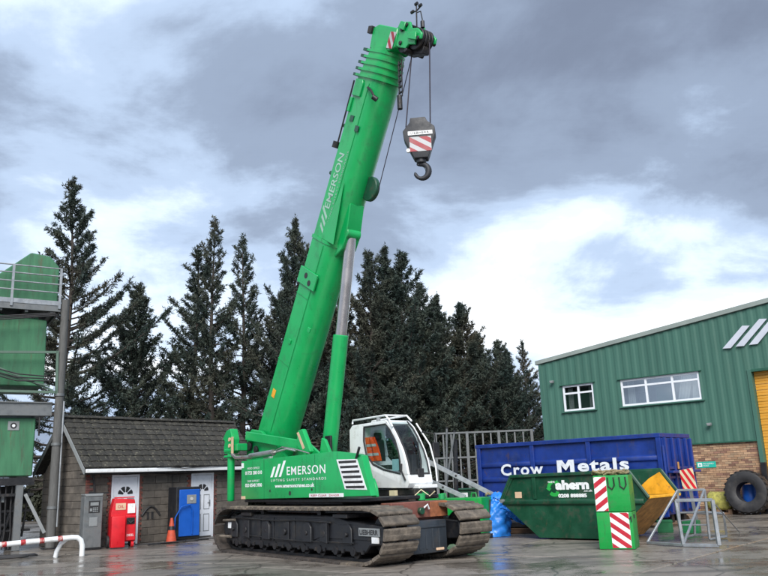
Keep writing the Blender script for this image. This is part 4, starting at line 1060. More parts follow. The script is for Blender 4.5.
for t in (2.1, 3.9): wl.tube([B(t, -.469, .02), B(t, -.469, .62)], .008, 6)
wl.build('weld_seam', GREEN, bo)
hl_ = MB(); hl_.tube([B(.2, -.30, -.05), B(2.4, -.30, -.06), B(5.2, -.28, -.06), B(7.2, -.28, -.04)], .022, 6); hl_.tube([B(.2, -.2, -.05), B(4.0, -.2, -.07), B(9.2, -.22, -.05)], .018, 6)
hl_.build('hydraulic_hose', BLACK, bo)
dc = MB(); dc.prism([(1.1, .2), (1.32, .2), (1.32, .36), (1.1, .36)], -.4715, -.465, BT); dc.build('warning_decal', YELLOW, bo, smooth=False)
# triangular stiffeners and cylinder bracket
MB().prism([(5.44, .42), (5.44, 1.02), (6.95, .72)], -.460, -.44, BT).build('stiffener', GREEN, bo, bevel=.01)
MB().prism([(5.10, .90), (5.40, 1.14), (5.75, 1.16), (6.5, .95), (6.4, .80)], -.24, .24, BT).build('cylinder_bracket', GREEN, bo, bevel=.02)
MB().tube([(B(6.95, .1, 1.08)[0], .10, B(6.95, .1, 1.08)[2]), (B(6.95, .1, 1.08)[0], .24, B(6.95, .1, 1.08)[2])], .30, 24).build('rope_drum', SKIPG, bo, bevel=.02)
# lettering on the boom
yb = NY + .012
def bt(s, t, d, w, h, **k): 
    o_ = B(t, -.452, d)
    return text(bo, 'boom_lettering', s, o_, w, h, FADED, xd=tuple(e), yd=tuple(-dn), **k)
bt('EMERSON', 6.18, .42, 1.38, .24, bold=.015)
bt('LIFTING SAFETY STANDARDS', 5.75, .56, 1.9, .055, spacing=1.3)
for k, h_ in enumerate((.20, .25, .30)):
    d0 = .42; t = 5.56 + k * .17
    MB().prism([(t, d0), (t + .085, d0), (t + .085 + h_ * .75, d0 - h_), (t + h_ * .75, d0 - h_)], -.4555, -.4505, BT).build('logo_bar', FADED, bo, smooth=False)
# lift cylinder
bx, bz = -.23, 2.05; tx, tz = .95, 7.36
cdir = np.array([tx - bx, tz - bz]); cl = np.hypot(*cdir); cdir /= cl
def cyl(s): return (bx + cdir[0] * s, 0, bz + cdir[1] * s)
lc = MB().tube([cyl(-.25), cyl(0), cyl(2.98), cyl(3.0)], [.18, .185, .185, .165], 24).build('lift_cylinder', GREEN, cr_)
MB().tube([cyl(3.0), cyl(cl - .1)], .135, 24).build('piston_rod', CHROME, lc)
MB().tube([(cyl(cl)[0], -.2, cyl(cl)[2]), (cyl(cl)[0], .2, cyl(cl)[2])], .15, 20).build('rod_eye', GREEN, lc, bevel=.015)
MB().box(.02, .26, -.26, -.2, 2.1, 2.62).build('dark_bracket', DARKBLUE, cr_, bevel=.01)
# hoist ropes
rp = MB()
hx, hy_ = math.cos(R(-6) - CA), math.sin(R(-6) - CA)
rp.tube([B(10.32, -.02, 1.33), (3.60 - .30 * hx, .02 - .30 * hy_, 9.15)], .016, 6); rp.tube([B(10.50, .05, 1.82), (3.60 + .24 * hx, .02 + .24 * hy_, 9.15)], .016, 6)
rp.tube([B(10.1, .1, 1.25), B(6.95, .17, 1.37)], .012, 6)
rp.build('hoist_rope', ROPE, cr_)
lh = MB(); lh.tube([B(9.95, -.1, 1.28), (3.05, -.1, 9.98)], .012, 6); lh.tube([(3.16, -.12, 10.9), (3.13, -.12, 10.0)], .02, 6); lh.tube([(3.13, -.12, 10.05), (3.13, -.12, 9.72)], .06, 10)
for k in range(6): lh.box(3.12, 3.24, -.14, -.10, 10.1 + k * .14, 10.13 + k * .14)
lh.tube([(3.26, -.12, 10.9), (3.23, -.12, 10.0)], .014, 6)
lh.build('limit_switch_chain', DARK, cr_)
# cab
cab_prof = [(.97, 1.40), (.40, 1.86), (.12, 2.02), (.02, 2.10), (.03, 2.76), (.14, 2.86), (1.46, 2.885), (1.66, 2.72), (1.82, 2.50), (2.00, 2.20), (2.10, 1.95), (2.17, 1.66), (2.20, 1.48), (2.12, 1.38)]
ys_, ye_ = .45, 1.13
# white shell as frame: lower body, rear wall, roof, pillars
cab = MB().prism([(.97, 1.40), (.40, 1.86), (.12, 2.02), (.02, 2.10), (.05, 2.12), (.62, 2.12), (.70, 2.05), (.93, 1.90), (1.30, 1.78), (1.93, 1.68), (2.10, 1.66), (2.17, 1.66), (2.20, 1.48), (2.12, 1.38)], ys_, ye_).build('cab', WHITE, cr_, bevel=.02, seg=2)
MB().prism([(.02, 2.10), (.03, 2.76), (.14, 2.86), (.60, 2.868), (.58, 2.50), (.66, 2.12)], ys_, ye_).build('rear_wall', WHITE, cab, bevel=.015)
MB().prism([(.55, 2.80), (.58, 2.868), (1.46, 2.885), (1.54, 2.80)], ys_, ye_).build('cab_roof', WHITE, cab, bevel=.012)
out = [(1.46, 2.885), (1.66, 2.72), (1.82, 2.50), (2.00, 2.20), (2.10, 1.95), (2.17, 1.66)]
inn = [(1.90, 1.66), (1.915, 1.95), (1.86, 2.20), (1.76, 2.45), (1.58, 2.68), (1.44, 2.80)]
for y0, y1 in ((ys_, ys_ + .06), (ye_ - .06, ye_)):
    MB().prism(out + inn, y0, y1).build('windscreen_pillar', WHITE, cab, bevel=.008)
gw = MB().prism([(.62, 2.78), (1.45, 2.80), (1.60, 2.66), (1.77, 2.43), (1.87, 2.18), (1.92, 1.95), (1.91, 1.69), (1.31, 1.80), (.93, 1.93), (.68, 2.16), (.60, 2.47)], ys_ + .012, ys_ + .02).build('side_window', CABGLASS, cab, smooth=False)
seal = MB(); sp = [(.62, 2.78), (1.45, 2.80), (1.60, 2.66), (1.77, 2.43), (1.87, 2.18), (1.92, 1.95), (1.91, 1.69), (1.31, 1.80), (.93, 1.93), (.68, 2.16), (.60, 2.47), (.62, 2.78)]
seal.tube([(x, ys_ - .002, z) for x, z in sp], .02, 6, caps=False); seal.build('window_seal', BLACK, cab)
MB().prism([(x, z) for x, z in sp[:-1]], ye_ - .02, ye_ - .012).build('far_window', CABGLASS, cab, smooth=False)
ws = MB(); of = [(1.48, 2.86), (1.67, 2.70), (1.83, 2.49), (2.01, 2.19), (2.11, 1.94), (2.165, 1.68)]
vv = [(x, y, z) for y in (ys_ + .07, ye_ - .07) for x, z in of]; q = len(of)
ws.add(vv, [(i, i + 1, q + i + 1, q + i) for i in range(q - 1)])
ws.build('windscreen', CABGLASS, cab)
sl_ = MB()
for y in (ys_ + .075, ye_ - .075): sl_.tube([(x + .005, y, z) for x, z in of], .018, 6)
sl_.tube([(2.17, ys_ + .07, 1.68), (2.17, ye_ - .07, 1.68)], .02, 6); sl_.build('windscreen_seal', BLACK, cab)
MB().tube([(2.2, .80, 1.62), (2.17, .82, 1.95), (1.95, .95, 2.45)], .012, 6).build('wiper', BLACK, cab)
MB().prism([(2.14, 1.60), (2.20, 1.60), (2.20, 1.80), (2.14, 1.76)], .72, .90).build('wiper_motor', BLACK, cab, bevel=.02)
rl = MB(); rl.tube([(.1, ys_ + .05, 2.9), (.12, ys_ + .05, 2.98), (1.40, ys_ + .04, 3.0), (1.55, ys_ + .02, 2.9), (1.72, ys_ - .02, 2.72)], .022, 8); rl.tube([(.1, ye_ - .05, 2.9), (.12, ye_ - .05, 2.97), (1.45, ye_ - .05, 3.0), (1.62, ye_ - .05, 2.86)], .022, 8)
rl.tube([(1.40, ys_ + .04, 3.0), (1.42, ye_ - .05, 3.0)], .02, 8); rl.tube([(1.7, ye_ + .02, 2.8), (2.1, ye_ + .05, 2.3), (2.26, ye_ + .05, 1.8), (2.28, ye_ + .05, 1.5)], .018, 8)
rl.build('roof_rail', WHITE, cab)
MB().tube([(.8, .75, 2.89), (.8, .75, 3.0)], .05, 12).build('beacon', GREY, cab)
MB().tube([(2.1, ys_ - .03, 1.55), (2.0, ys_ - .05, 1.75), (1.98, ys_ - .02, 1.9)], .02, 8).build('grab_handle', DARK, cab)
MB().box(2.05, 2.32, .62, 1.16, 1.36, 1.44).build('front_step', WHITE, cab, bevel=.015)
ml = MB(); ml.tube([(1.9, ye_, 2.6), (2.0, ye_ + .3, 2.55), (2.0, ye_ + .32, 2.2)], .016, 6); ml.build('mirror_arm', DARK, cab)
MB().box(1.96, 2.02, ye_ + .22, ye_ + .42, 2.02, 2.36).build('mirror', DARK, cab, bevel=.02)
st = MB(); st.box(.75, 1.25, .62, .98, 1.7, 1.9); st.prism([(.62, 1.85), (.80, 1.85), (.74, 2.5), (.60, 2.5)], .64, .96); st.box(.64, .74, .70, .9, 2.5, 2.66); st.build('seat', BLACK, cab, bevel=.03)
cs = MB(); cs.box(1.55, 1.85, .85, 1.05, 1.68, 2.1); cs.tube([(1.5, .75, 1.68), (1.55, .75, 2.0)], .03, 8); cs.build('console', DARK, cab, bevel=.02)
cm_ = MB(); cm_.box(.3, 2.3, .5, 1.1, 1.23, 1.36); cm_.build('cab_mount', DARK, cr_, bevel=.01)
yl = MB(); yl.box(1.55, 1.75, .40, .48, 1.16, 1.34); yl.tube([(2.3, .5, 1.22), (2.4, .6, 1.34), (2.5, .75, 1.2), (2.62, .8, 1.3)], .014, 8); yl.build('yellow_fitting', CREAM, cr_, bevel=.008)
gf = MB(); gf.tube([(2.45, .55, 1.12), (2.45, .55, 1.26)], .09, 12); gf.tube([(2.65, .95, 1.12), (2.65, .95, 1.24)], .07, 12); gf.box(2.1, 2.3, .7, .9, 1.18, 1.3); gf.build('green_fitting', GREEN, cr_, bevel=.01)
gb = MB(); gb.prism([(2.80, 1.25), (2.98, 1.25), (2.95, 1.45), (2.86, 1.62), (2.78, 1.6)], -1.05, -.97); gb.build('handrail_bracket', GREEN, cr_, bevel=.02)
# vest and paper inside the cab
def crane_pt(u, v_, z):
    c, s_ = math.cos(CA), math.sin(CA); return (-1.33524 + c * u - s_ * v_, 18.80269 + s_ * u + c * v_, z)
vt = empty('safety_vest', crane_pt(.80, .52, 2.0), CA, 'orange high visibility vest hanging behind the cab side window', 'vest')
m_ = MB(); xs = np.linspace(-.26, .30, 9); zs_ = np.linspace(0, .55, 8)
vv = []; 
for z in zs_:
    for x in xs: vv.append((x * (1 - .45 * z / .55) - .09 * z / .55, .025 * math.sin(x * 22 + z * 5) , z))
nx = len(xs); ff = [(j * nx + i, j * nx + i + 1, (j + 1) * nx + i + 1, (j + 1) * nx + i) for j in range(len(zs_) - 1) for i in range(nx - 1)]
v2 = [(x, y + .05, z) for x, y, z in vv]; nn_ = len(vv)
m_.add(vv + v2, ff + [tuple(reversed([q + nn_ for q in f])) for f in ff])
m_.build('vest_fabric', ORANGE, vt)
for z0 in (.12, .33):
    m_ = MB(); a = []
    for z in (z0, z0 + .06):
        for x in xs: a.append((x * (1 - .45 * z / .55) - .09 * z / .55, .025 * math.sin(x * 22 + z * 5) - .006, z))
    m_.add(a, [(i, i + 1, nx + i + 1, nx + i) for i in range(nx - 1)]); m_.build('reflective_band', SILVER, vt)
pp_ = empty('paper_notice', crane_pt(1.69, .49, 1.76), CA, 'pale blue paper notice low in the cab side window', 'paper')
MB().box(-.11, .12, 0, .006, 0, .25).build('sheet', PAPER, pp_)

# ------------------------------------------------------------------ hook block
hb = empty('hook_block', crane_pt(3.60, .02, 7.90), R(-6), 'dark grey hook block with red and white stripes hanging from the boom head', 'hook block')
hb.scale = (.88, .88, .9)
MB().prism([(-.16, .50), (.18, .50), (.40, 1.12), (.38, 1.30), (.20, 1.46), (.16, 1.56), (-.22, 1.56), (-.24, 1.44), (-.42, 1.22), (-.40, 1.02)], -.16, .16).build('cheek_plate', HOOKG, hb, bevel=.025, seg=2)
stripe_panel(hb, -.26, .28, .66, 1.04, -.169, .26, -.62, m0=mat('grubby_white', (.42, .43, .44), .6, var=.2, scale=9), m1=mat('dull_red', (.30, .02, .03), .6, var=.2, scale=9))
MB().box(-.29, .32, -.176, -.161, 1.09, 1.19).build('name_strip', WHITE, hb)
text(hb, 'strip_lettering', 'LIEBHERR', (-.22, -.177, 1.11), .46, .06, BLACK)
MB().tube([(-.30, -.12, .70), (-.30, -.18, .70)], .05, 10).build('white_shackle', WHITE, hb)
m_ = MB(); pts = []; rr2 = []
for k in range(20):
    a = R(120 - k * 15.5); pts.append((.0 + .17 * math.cos(a), 0, .20 + .185 * math.sin(a))); rr2.append(.045 + .035 * math.sin(math.pi * min(1, k / 15)))
pts[0:0] = [(.0, 0, .46)]; rr2[0:0] = [.055]; rr2[-1] = .02
m_.tube(pts, rr2, 12); m_.build('hook', HOOKG, hb)
MB().tube([(0, 0, .40), (0, 0, .55)], .12, 16).build('swivel', HOOKG, hb, bevel=.015)
MB().tube([(.15, -.03, .12), (.06, -.03, .38)], .018, 8).build('safety_latch', STEEL, hb)

# ------------------------------------------------------------------ blue container
CX, CY = 7.494, 22.216
ct = empty('waste_container', (CX, CY, 0), GA, 'long dark blue roll-on container with white lettering before the warehouse', 'container')
CL, CW, CH = -6.1, 2.05, 2.55
sh = MB(); sh.box(CL, 0, 0, .05, .35, CH - .02); sh.box(CL, 0, CW - .05, CW, .35, CH - .02); sh.box(CL, CL + .05, .05, CW - .05, .35, CH - .02); sh.box(-.05, 0, .05, CW - .05, .35, CH - .02); sh.box(CL + .05, -.05, .05, CW - .05, .35, .42)
ct_b = sh.build('body', BLUE, ct, bevel=.008)
def c_part(name, m_, mt=BLUE, bv=.012): return m_.build(name, mt, ct, bevel=bv)
c_part('top_rail', MB().box(CL - .05, .06, -.09, .06, CH - .12, CH)); c_part('top_rail', MB().box(CL - .05, .06, CW - .06, CW + .09, CH - .12, CH))
c_part('top_rail', MB().box(CL - .05, CL + .07, .06, CW - .06, CH - .12, CH)); c_part('top_rail', MB().box(-.07, .06, .06, CW - .06, CH - .12, CH))
for x in (CL + .06, -4.05, -2.15, -.02): c_part('side_post', MB().box(x - .07, x + .07, -.085, .0, .30, CH - .12))
for z in (.98, 1.42, 1.88):
    for a, b in ((CL + .13, -4.12), (-3.98, -2.22), (-2.08, -.09)):
        c_part('side_rib', MB().prism([(-.055, z - .05), (0, z - .09), (0, z + .09), (-.055, z + .05)], a, b, lambda x, y, z_: (y, x, z_)), bv=.004)
c_part('bottom_rail', MB().box(CL, 0, -.07, .0, .28, .42))
# tail door with hinges and posts
c_part('tail_door', MB().box(.0, .07, .03, CW - .03, .45, CH - .14), bv=.01)
for y in (.03, .55, 1.05, 1.55, CW - .12): c_part('door_post', MB().box(.07, .15, y, y + .10, .4, CH - .13))
for z in (.7, 1.3, 1.55): c_part('door_rail', MB().box(.07, .13, .03, CW - .03, z, z + .08))
c_part('door_ledge', MB().box(.0, .30, -.02, CW + .02, 1.45, 1.52)); c_part('hinge', MB().tube([(.10, -.06, .6), (.10, -.06, 2.2)], .04, 10))
c_part('under_frame', MB().box(CL + .1, -.1, .5, .68, .12, .34), DARK); c_part('under_frame', MB().box(CL + .1, -.1, 1.4, 1.58, .12, .34), DARK)
for x in (-.25, -5.8): c_part('roller', MB().tube([(x, .2, .13), (x, .45, .13)], .13, 16), DARK); c_part('roller', MB().tube([(x, 1.6, .13), (x, 1.85, .13)], .13, 16), DARK)
c_part('rust_patch', MB().box(.151, .157, .70, .82, 1.56, 1.75), RUSTO, .002)
LT = mat('container_lettering', (0.72, 0.76, 0.80), 0.5, var=0.08, scale=5, dirt=(0.2, 0.22, 0.3), damt=0.4, dscale=6)
text(ct, 'container_lettering', 'Crow', (-5.20, -.006, 1.54), 1.52, .36, LT, bold=.026, spacing=1.18, depth=.094)
MB().prism([(-3.20, 1.58), (-3.20, 1.94), (-3.02, 1.94), (-2.915, 1.80), (-2.81, 1.94), (-2.63, 1.94), (-2.63, 1.58), (-2.77, 1.58), (-2.77, 1.79), (-2.915, 1.63), (-3.06, 1.79), (-3.06, 1.58)], -.1, -.094).build('container_lettering', LT, ct, smooth=False)
text(ct, 'container_lettering', 'etals', (-2.52, -.006, 1.58), 1.60, .36, LT, bold=.03, spacing=1.12, depth=.094)

# ------------------------------------------------------------------ skip
KA = -.74
sk = empty('skip', (3.6209, 20.385, 0), KA, 'dark green skip with white lettering and yellow worn inside', 'skip')
SD = 1.70
side = [(.0, .03), (1.95, .03), (2.98, .96), (2.56, 1.56), (-.71, 1.53), (-1.08, .90)]
b = MB(); b.prism(side, 0, .03); b.prism(side, SD - .03, SD); body = b.build('side_wall', SKIPG, sk, bevel=.006)
b = MB(); b.box(.0, 1.95, .03, SD - .03, .03, .06); b.build('skip_floor', RUSTO, sk)
b = MB(); b.prism([(1.95, .03), (2.98, .96), (2.955, .985), (1.93, .06)], .03, SD - .03); b.build('ramp_end', RUSTO, sk, bevel=.004)
b = MB(); b.prism([(.0, .03), (-1.08, .90), (-1.055, .925), (.02, .06)], .03, SD - .03); b.build('closed_end', SKIPG, sk, bevel=.004)
b = MB(); b.prism([(-.71, 1.53), (-1.08, .90), (-1.05, .89), (-.68, 1.52)], .03, SD - .03); b.build('end_panel', SKIPG, sk, bevel=.004)
lin = MB(); lin.prism([(1.75, .98), (2.92, .98), (2.54, 1.51), (2.25, 1.36)], SD - .034, SD - .0305); lin.prism([(1.96, .09), (2.90, .97), (1.6, .97), (.9, .5)], SD - .034, SD - .0305)
lin.build('worn_inner_paint', YELLOW, sk, smooth=False)
MB().prism([(2.2, .308), (2.952, .987), (2.948, .991), (2.196, .312)], .04, SD - .04).build('ramp_paint', YELLOW, sk, smooth=False)
b = MB()
b.bar((-.71, -.03, 1.53), (2.56, -.03, 1.56), .07, .08); b.bar((-.71, SD + .03, 1.53), (2.56, SD + .03, 1.56), .07, .08); b._split('top_rim', SKIPG, sk, .01, 1, True, 35)
b = MB(); b.bar((2.56, -.02, 1.56), (2.98, -.02, .96), .06, .06); b.bar((2.56, SD + .02, 1.56), (2.98, SD + .02, .96), .06, .06); b._split('end_rim', mat('pale_worn_edge', (0.05, .10, .07), .5), sk, .01, 1, True, 35)
b = MB(); b.bar((2.97, .0, .965), (2.97, SD, .965), .06, .06); b.build('lip', YELLOW, sk, bevel=.01)
b = MB(); b.bar((-.71, -.02, 1.53), (-1.08, -.02, .90), .06, .06); b.bar((-1.07, 0, .91), (-1.07, SD, .91), .06, .06); b._split('end_rim', SKIPG, sk, .01, 1, True, 35)
b = MB(); b.prism([(-.055, .84), (0, .80), (0, .96), (-.055, .92)], -1.0, 2.85, lambda x, y, z: (y, x, z)); b.build('side_rail', SKIPG, sk, bevel=.006)
for x in (-.02, 2.3): MB().box(x - .05, x + .05, -.045, .0, .96, 1.50).build('side_post', SKIPG, sk, bevel=.006)
MB().prism([(-.71, 1.50), (-.63, 1.50), (-.95, .96), (-1.03, .96)], -.03, 0).build('side_post', SKIPG, sk)
MB().tube([(-.98, -.12, .92), (-.98, .0, .92)], .05, 12).build('lifting_lug', STEEL, sk)
MB().prism([(-.62, .99), (-.42, .99), (-.42, 1.14), (-.62, 1.14)], -.006, -.0005).build('sticker', BEIGE, sk, smooth=False)
rgb = mat('recycling_green_print', (0.02, 0.36, 0.06), .5)
m_ = MB()
for k in range(3):
    a0 = R(90 + 120 * k + 12); pts = []
    arc = [R(90 + 120 * k + 14 + j * 15) for j in range(6)]
    o_ = [(.54 + .20 * math.cos(a), 1.21 + .20 * math.sin(a)) for a in arc]; i_ = [(.54 + .11 * math.cos(a), 1.21 + .11 * math.sin(a)) for a in reversed(arc)]
    tipa = arc[-1] + R(26); o2 = (.54 + .235 * math.cos(arc[-1]), 1.21 + .235 * math.sin(arc[-1])); tp = (.54 + .155 * math.cos(tipa), 1.21 + .155 * math.sin(tipa)); i2 = (.54 + .075 * math.cos(arc[-1]), 1.21 + .075 * math.sin(arc[-1]))
    for j in range(5): m_.prism([o_[j], o_[j + 1], i_[4 - j], i_[5 - j]], -.003, -.0003)
    m_.prism([o2, tp, i2], -.003, -.0003)
m_.build('recycling_emblem', rgb, sk, smooth=False)
text(sk, 'skip_lettering', 'ahern', (.58, 0, 1.17), .92, .23, LETTER, bold=.06, depth=.006)
text(sk, 'skip_lettering', 'WASTE', (.37, 0, 1.34), .2, .045, LETTER, bold=.03, depth=.006)
text(sk, 'skip_lettering', '.co.uk', (1.34, 0, 1.115), .24, .05, LETTER, bold=.02, depth=.006)
text(sk, 'skip_lettering', '0208 888885', (.64, 0, .985), .78, .09, LETTER, bold=.05, depth=.006)

# ------------------------------------------------------------------ counterweight blocks
BX, BY, BA = 4.281, 17.15, -.42
def cw_block(z0, stripes, label):
    o = empty('counterweight_block', (BX, BY, z0), BA, label, 'counterweight', 'green counterweight blocks stacked by the skip')
    MB().box(0, .72, 0, .68, .006, .742).build('block_body', GREEN2, o, bevel=.012, seg=2)
    stripe_panel(o, *stripes)
    return o
b1 = cw_block(0, (.27, .655, .03, .73, -.007, .21, -.72), 'lower green counterweight block on the ground with stripes at its right')
b2 = cw_block(.748, (.008, .265, .02, .715, -.007, .225, .72), 'upper green counterweight block with stripes at its left and straps on top')
MB().box(.7205, .726, .2, .36, .60, .68).build('recessed_handle', BLACK, b1); MB().tube([(.66, -.015, .60), (.70, -.02, .66), (.70, -.02, .55)], .012, 6).build('shackle', DARK, b1)
for x in (.36, .60):
    MB().tube([(x - .06, -.01, .70), (x - .055, -.02, .52), (x + .02, -.025, .46), (x + .07, -.02, .54), (x + .06, -.01, .70)], .014, 8).build('wire_loop', DARK, b2)
sp_ = MB(); rg = random.Random(9)
for k in range(7):
    cx, cy = rg.uniform(.1, .62), rg.uniform(.1, .5); pts = []
    for j in range(12): a = j * .62; pts.append((cx + .16 * math.cos(a + k), cy + .1 * math.sin(a * 1.1 + k), .03 + .008 * k + .03 * math.sin(j * 1.9 + k)))
    sp_.tube(pts, .022, 6)
c, s_ = math.cos(BA), math.sin(BA)
so = sp_.build('lifting_straps', SACK); so.location = (BX, BY, 1.495); so.rotation_euler = (0, 0, BA)
tag(so, 'heap of straw coloured lifting straps on the upper counterweight block', 'straps')

# ------------------------------------------------------------------ trestle
FL, FM, FR = (5.5, 17.85, .04), (5.97, 17.0, .04), (6.54, 16.58, .04)
RL, RR = (7.1, 19.37, .04), (7.57, 18.68, .04)
tr = empty('steel_trestle', (6.4, 17.8, 0), 0, 'galvanised steel trestle frame standing on the wet yard', 'trestle')
def tb(name, a, b, w=.07):
    w *= .8
    a = (a[0] - 6.4, a[1] - 17.8, a[2]); b = (b[0] - 6.4, b[1] - 17.8, b[2]); MB().bar(a, b, w, w).build(name, STEEL, tr, bevel=.006)
TL, TR_ = (5.93, 17.02, .93), (6.54, 16.62, .93)
BLk, BRk = (6.43, 18.25, 1.10), (6.92, 17.95, 1.10)
tb('base_rail', FL, FM); tb('base_rail', FM, FR, .08); tb('top_rail', TL, TR_, .08); tb('leg', FM, TL, .075); tb('leg', FR, TR_, .09)
tb('brace', FL, BLk, .055); tb('brace', FM, BRk, .055); tb('top_rail', BLk, BRk, .06)
tb('base_rail', RL, RR); tb('leg', RL, (7.1, 19.2, .55), .06); tb('leg', RR, (7.47, 18.45, .55), .06); tb('cross_rail', (7.1, 19.2, .55), (7.47, 18.45, .55), .075)
tb('leg', (6.43, 18.25, 1.10), (6.46, 18.5, .04), .06); tb('leg', (6.92, 17.95, 1.10), (6.95, 18.1, .04), .06)
tb('side_rail', (6.46, 18.5, .60), (7.1, 19.2, .55), .05); tb('side_rail', (6.46, 18.5, .42), (7.1, 19.25, .40), .04); tb('side_rail', (6.95, 18.1, .62), (7.47, 18.45, .55), .05)
tb('base_rail', (6.46, 18.5, .04), (7.1, 19.37, .04), .05); tb('base_rail', (6.95, 18.1, .04), (7.57, 18.68, .04), .05);
tb('cross_rail', (6.46, 18.5, .60), (6.95, 18.1, .62), .045); tb('cross_rail', (6.46, 18.45, .34), (6.95, 18.1, .34), .04)
tb('tie_bar', (6.60, 16.75, .88), (8.35, 19.8, .02), .03)
CRATE = mat('green_crate_plastic', (0.01, 0.14, 0.05), .5, var=.2, scale=5)
# crates behind
for loc, rz, lb in (((6.95, 20.95, 0), -.3, 'green plastic crate behind the trestle under the skip end'), ((7.45, 20.45, 0), -.6, 'green plastic crate behind the middle of the trestle')):
    c_ = empty('crate', loc, rz, lb, 'crate', 'green crates behind the trestle')
    m_ = MB(); m_.box(-.3, .3, -.22, -.19, 0, .42); m_.box(-.3, .3, .19, .22, 0, .42); m_.box(-.3, -.27, -.19, .19, 0, .42); m_.box(.27, .3, -.19, .19, 0, .42); m_.box(-.27, .27, -.19, .19, 0, .03); m_.build('crate_box', CRATE, c_, bevel=.006); c_.scale = (.62, .62, .72)
    m_ = MB()
    for z in (.06, .36): m_.box(-.315, .315, -.235, -.22, z, z + .04)
    for x in (-.3, -.1, .1, .26): m_.box(x, x + .03, -.23, -.22, .1, .36)
    m_.build('crate_rib', CRATE, c_)
# striped barrier board
sb = empty('barrier_board', (8.08, 21.9, 0), GA, 'red and cream striped barrier board leaning at the end of the blue container', 'barrier board')
sb.rotation_euler = (R(-10), R(-9), GA)
stripe_panel(sb, -.12, .26, 1.0, 1.58, 0, .34, -2.2, CREAM, RED)
MB().box(.02, .10, .01, .05, 0, 1.5).build('stake', STEELD, sb)
# tyre with barrel
def wh_at(u, off): 
    p = np.array([12, 27.934]) + gd * u + gn * off; return (p[0], p[1], 0)
ty = empty('tractor_tyre', wh_at(.48, -.85), GA, 'huge black earthmover tyre leaning on the brick wall by the shutter', 'tyre')
prof_ = [(.32, -.22), (.40, -.27), (.56, -.29), (.66, -.26), (.70, -.18), (.71, 0), (.70, .18), (.66, .26), (.56, .29), (.40, .27), (.32, .22), (.34, .12), (.36, 0), (.34, -.12)]
m_ = MB(); n = 48; vs__ = []
for k in range(n):
    a = 2 * math.pi * k / n
    for r_, y in prof_: vs__.append((r_ * math.cos(a), y, .71 + r_ * math.sin(a)))
q = len(prof_); m_.add(vs__, [(k * q + i, k * q + (i + 1) % q, ((k + 1) % n) * q + (i + 1) % q, ((k + 1) % n) * q + i) for k in range(n) for i in range(q)])
o = m_.build('tyre_casing', BLACK, ty)
lug = MB()
for k in range(24):
    for sgn in (-1, 1):
        a = 2 * math.pi * (k + (.5 if sgn > 0 else 0)) / 24; a2 = a + .10
        pts = []
        for r_ in (.69, .716):
            for aa, y in ((a, 0.02 * sgn), (a + .09, .02 * sgn), (a2 + .09, .25 * sgn), (a2, .25 * sgn)): pts.append((r_ * math.cos(aa), y, .71 + r_ * math.sin(aa)))
        lug.add(pts, [(0, 1, 2, 3), (7, 6, 5, 4), (0, 4, 5, 1), (1, 5, 6, 2), (2, 6, 7, 3), (3, 7, 4, 0)])
lug.build('tread', BLACK, o)
ty.rotation_euler = (R(-6), 0, GA)
br_ = empty('barrel', wh_at(.40, -.28), GA, 'blue plastic barrel seen through the centre of the tyre', 'barrel')
m_ = MB(); m_.tube([(0, 0, 0), (0, 0, .03), (0, 0, .25), (0, 0, .3), (0, 0, .6), (0, 0, .65), (0, 0, .9), (0, 0, .95)], [.22, .25, .25, .265, .265, .25, .25, .22], 24); m_.build('drum', BLUE2, br_); 
MB().tube([(.1, 0, .95), (.1, 0, .99)], .05, 12).build('bung', BLACK, br_)
ps = empty('bollard_post', wh_at(.95, -.62), GA, 'grey steel post behind the tyre beside the shutter', 'post')
MB().box(-.09, .09, .28, .42, 0, 1.66).build('post_shaft', DARKBLUE, ps, bevel=.01); MB().box(-.16, .16, .22, .47, 0, .03).build('foot_plate', DARKBLUE, ps)
# mossy yellow sacks
ms = empty('builders_sack', wh_at(-.55, -.55), GA, 'mossy yellow sack slumped against the brick wall left of the tyre', 'sack')
m_ = MB(); n = 14; vs__ = []; rg = random.Random(3)
lay = [(0.16, .34, .22), (.24, .40, .27), (.5, .40, .26), (.66, .36, .22), (.74, .25, .14)]
for z, rx, ry in lay:
    for k in range(n):
        a = 2 * math.pi * k / n; sx = abs(math.cos(a)) ** .5 * math.copysign(1, math.cos(a)); sy = abs(math.sin(a)) ** .5 * math.copysign(1, math.sin(a)); j = rg.uniform(.92, 1.08)
        vs__.append((rx * sx * j, ry * sy * j, z + rg.uniform(-.02, .02)))
ff = [(l * n + k, l * n + (k + 1) % n, (l + 1) * n + (k + 1) % n, (l + 1) * n + k) for l in range(4) for k in range(n)] + [tuple(range(n)), tuple(4 * n + k for k in range(n))]
m_.add(vs__, ff); m_.build('sack_body', MOSS, ms, ang=80)
m_ = MB(); m_.box(-.45, .45, -.28, .28, .0, .06); m_.box(-.45, -.33, -.28, .28, .06, .16); m_.box(.33, .45, -.28, .28, .06, .16); m_.box(-.06, .06, -.28, .28, .06, .16); m_.build('sack_pallet', PALLET, ms)

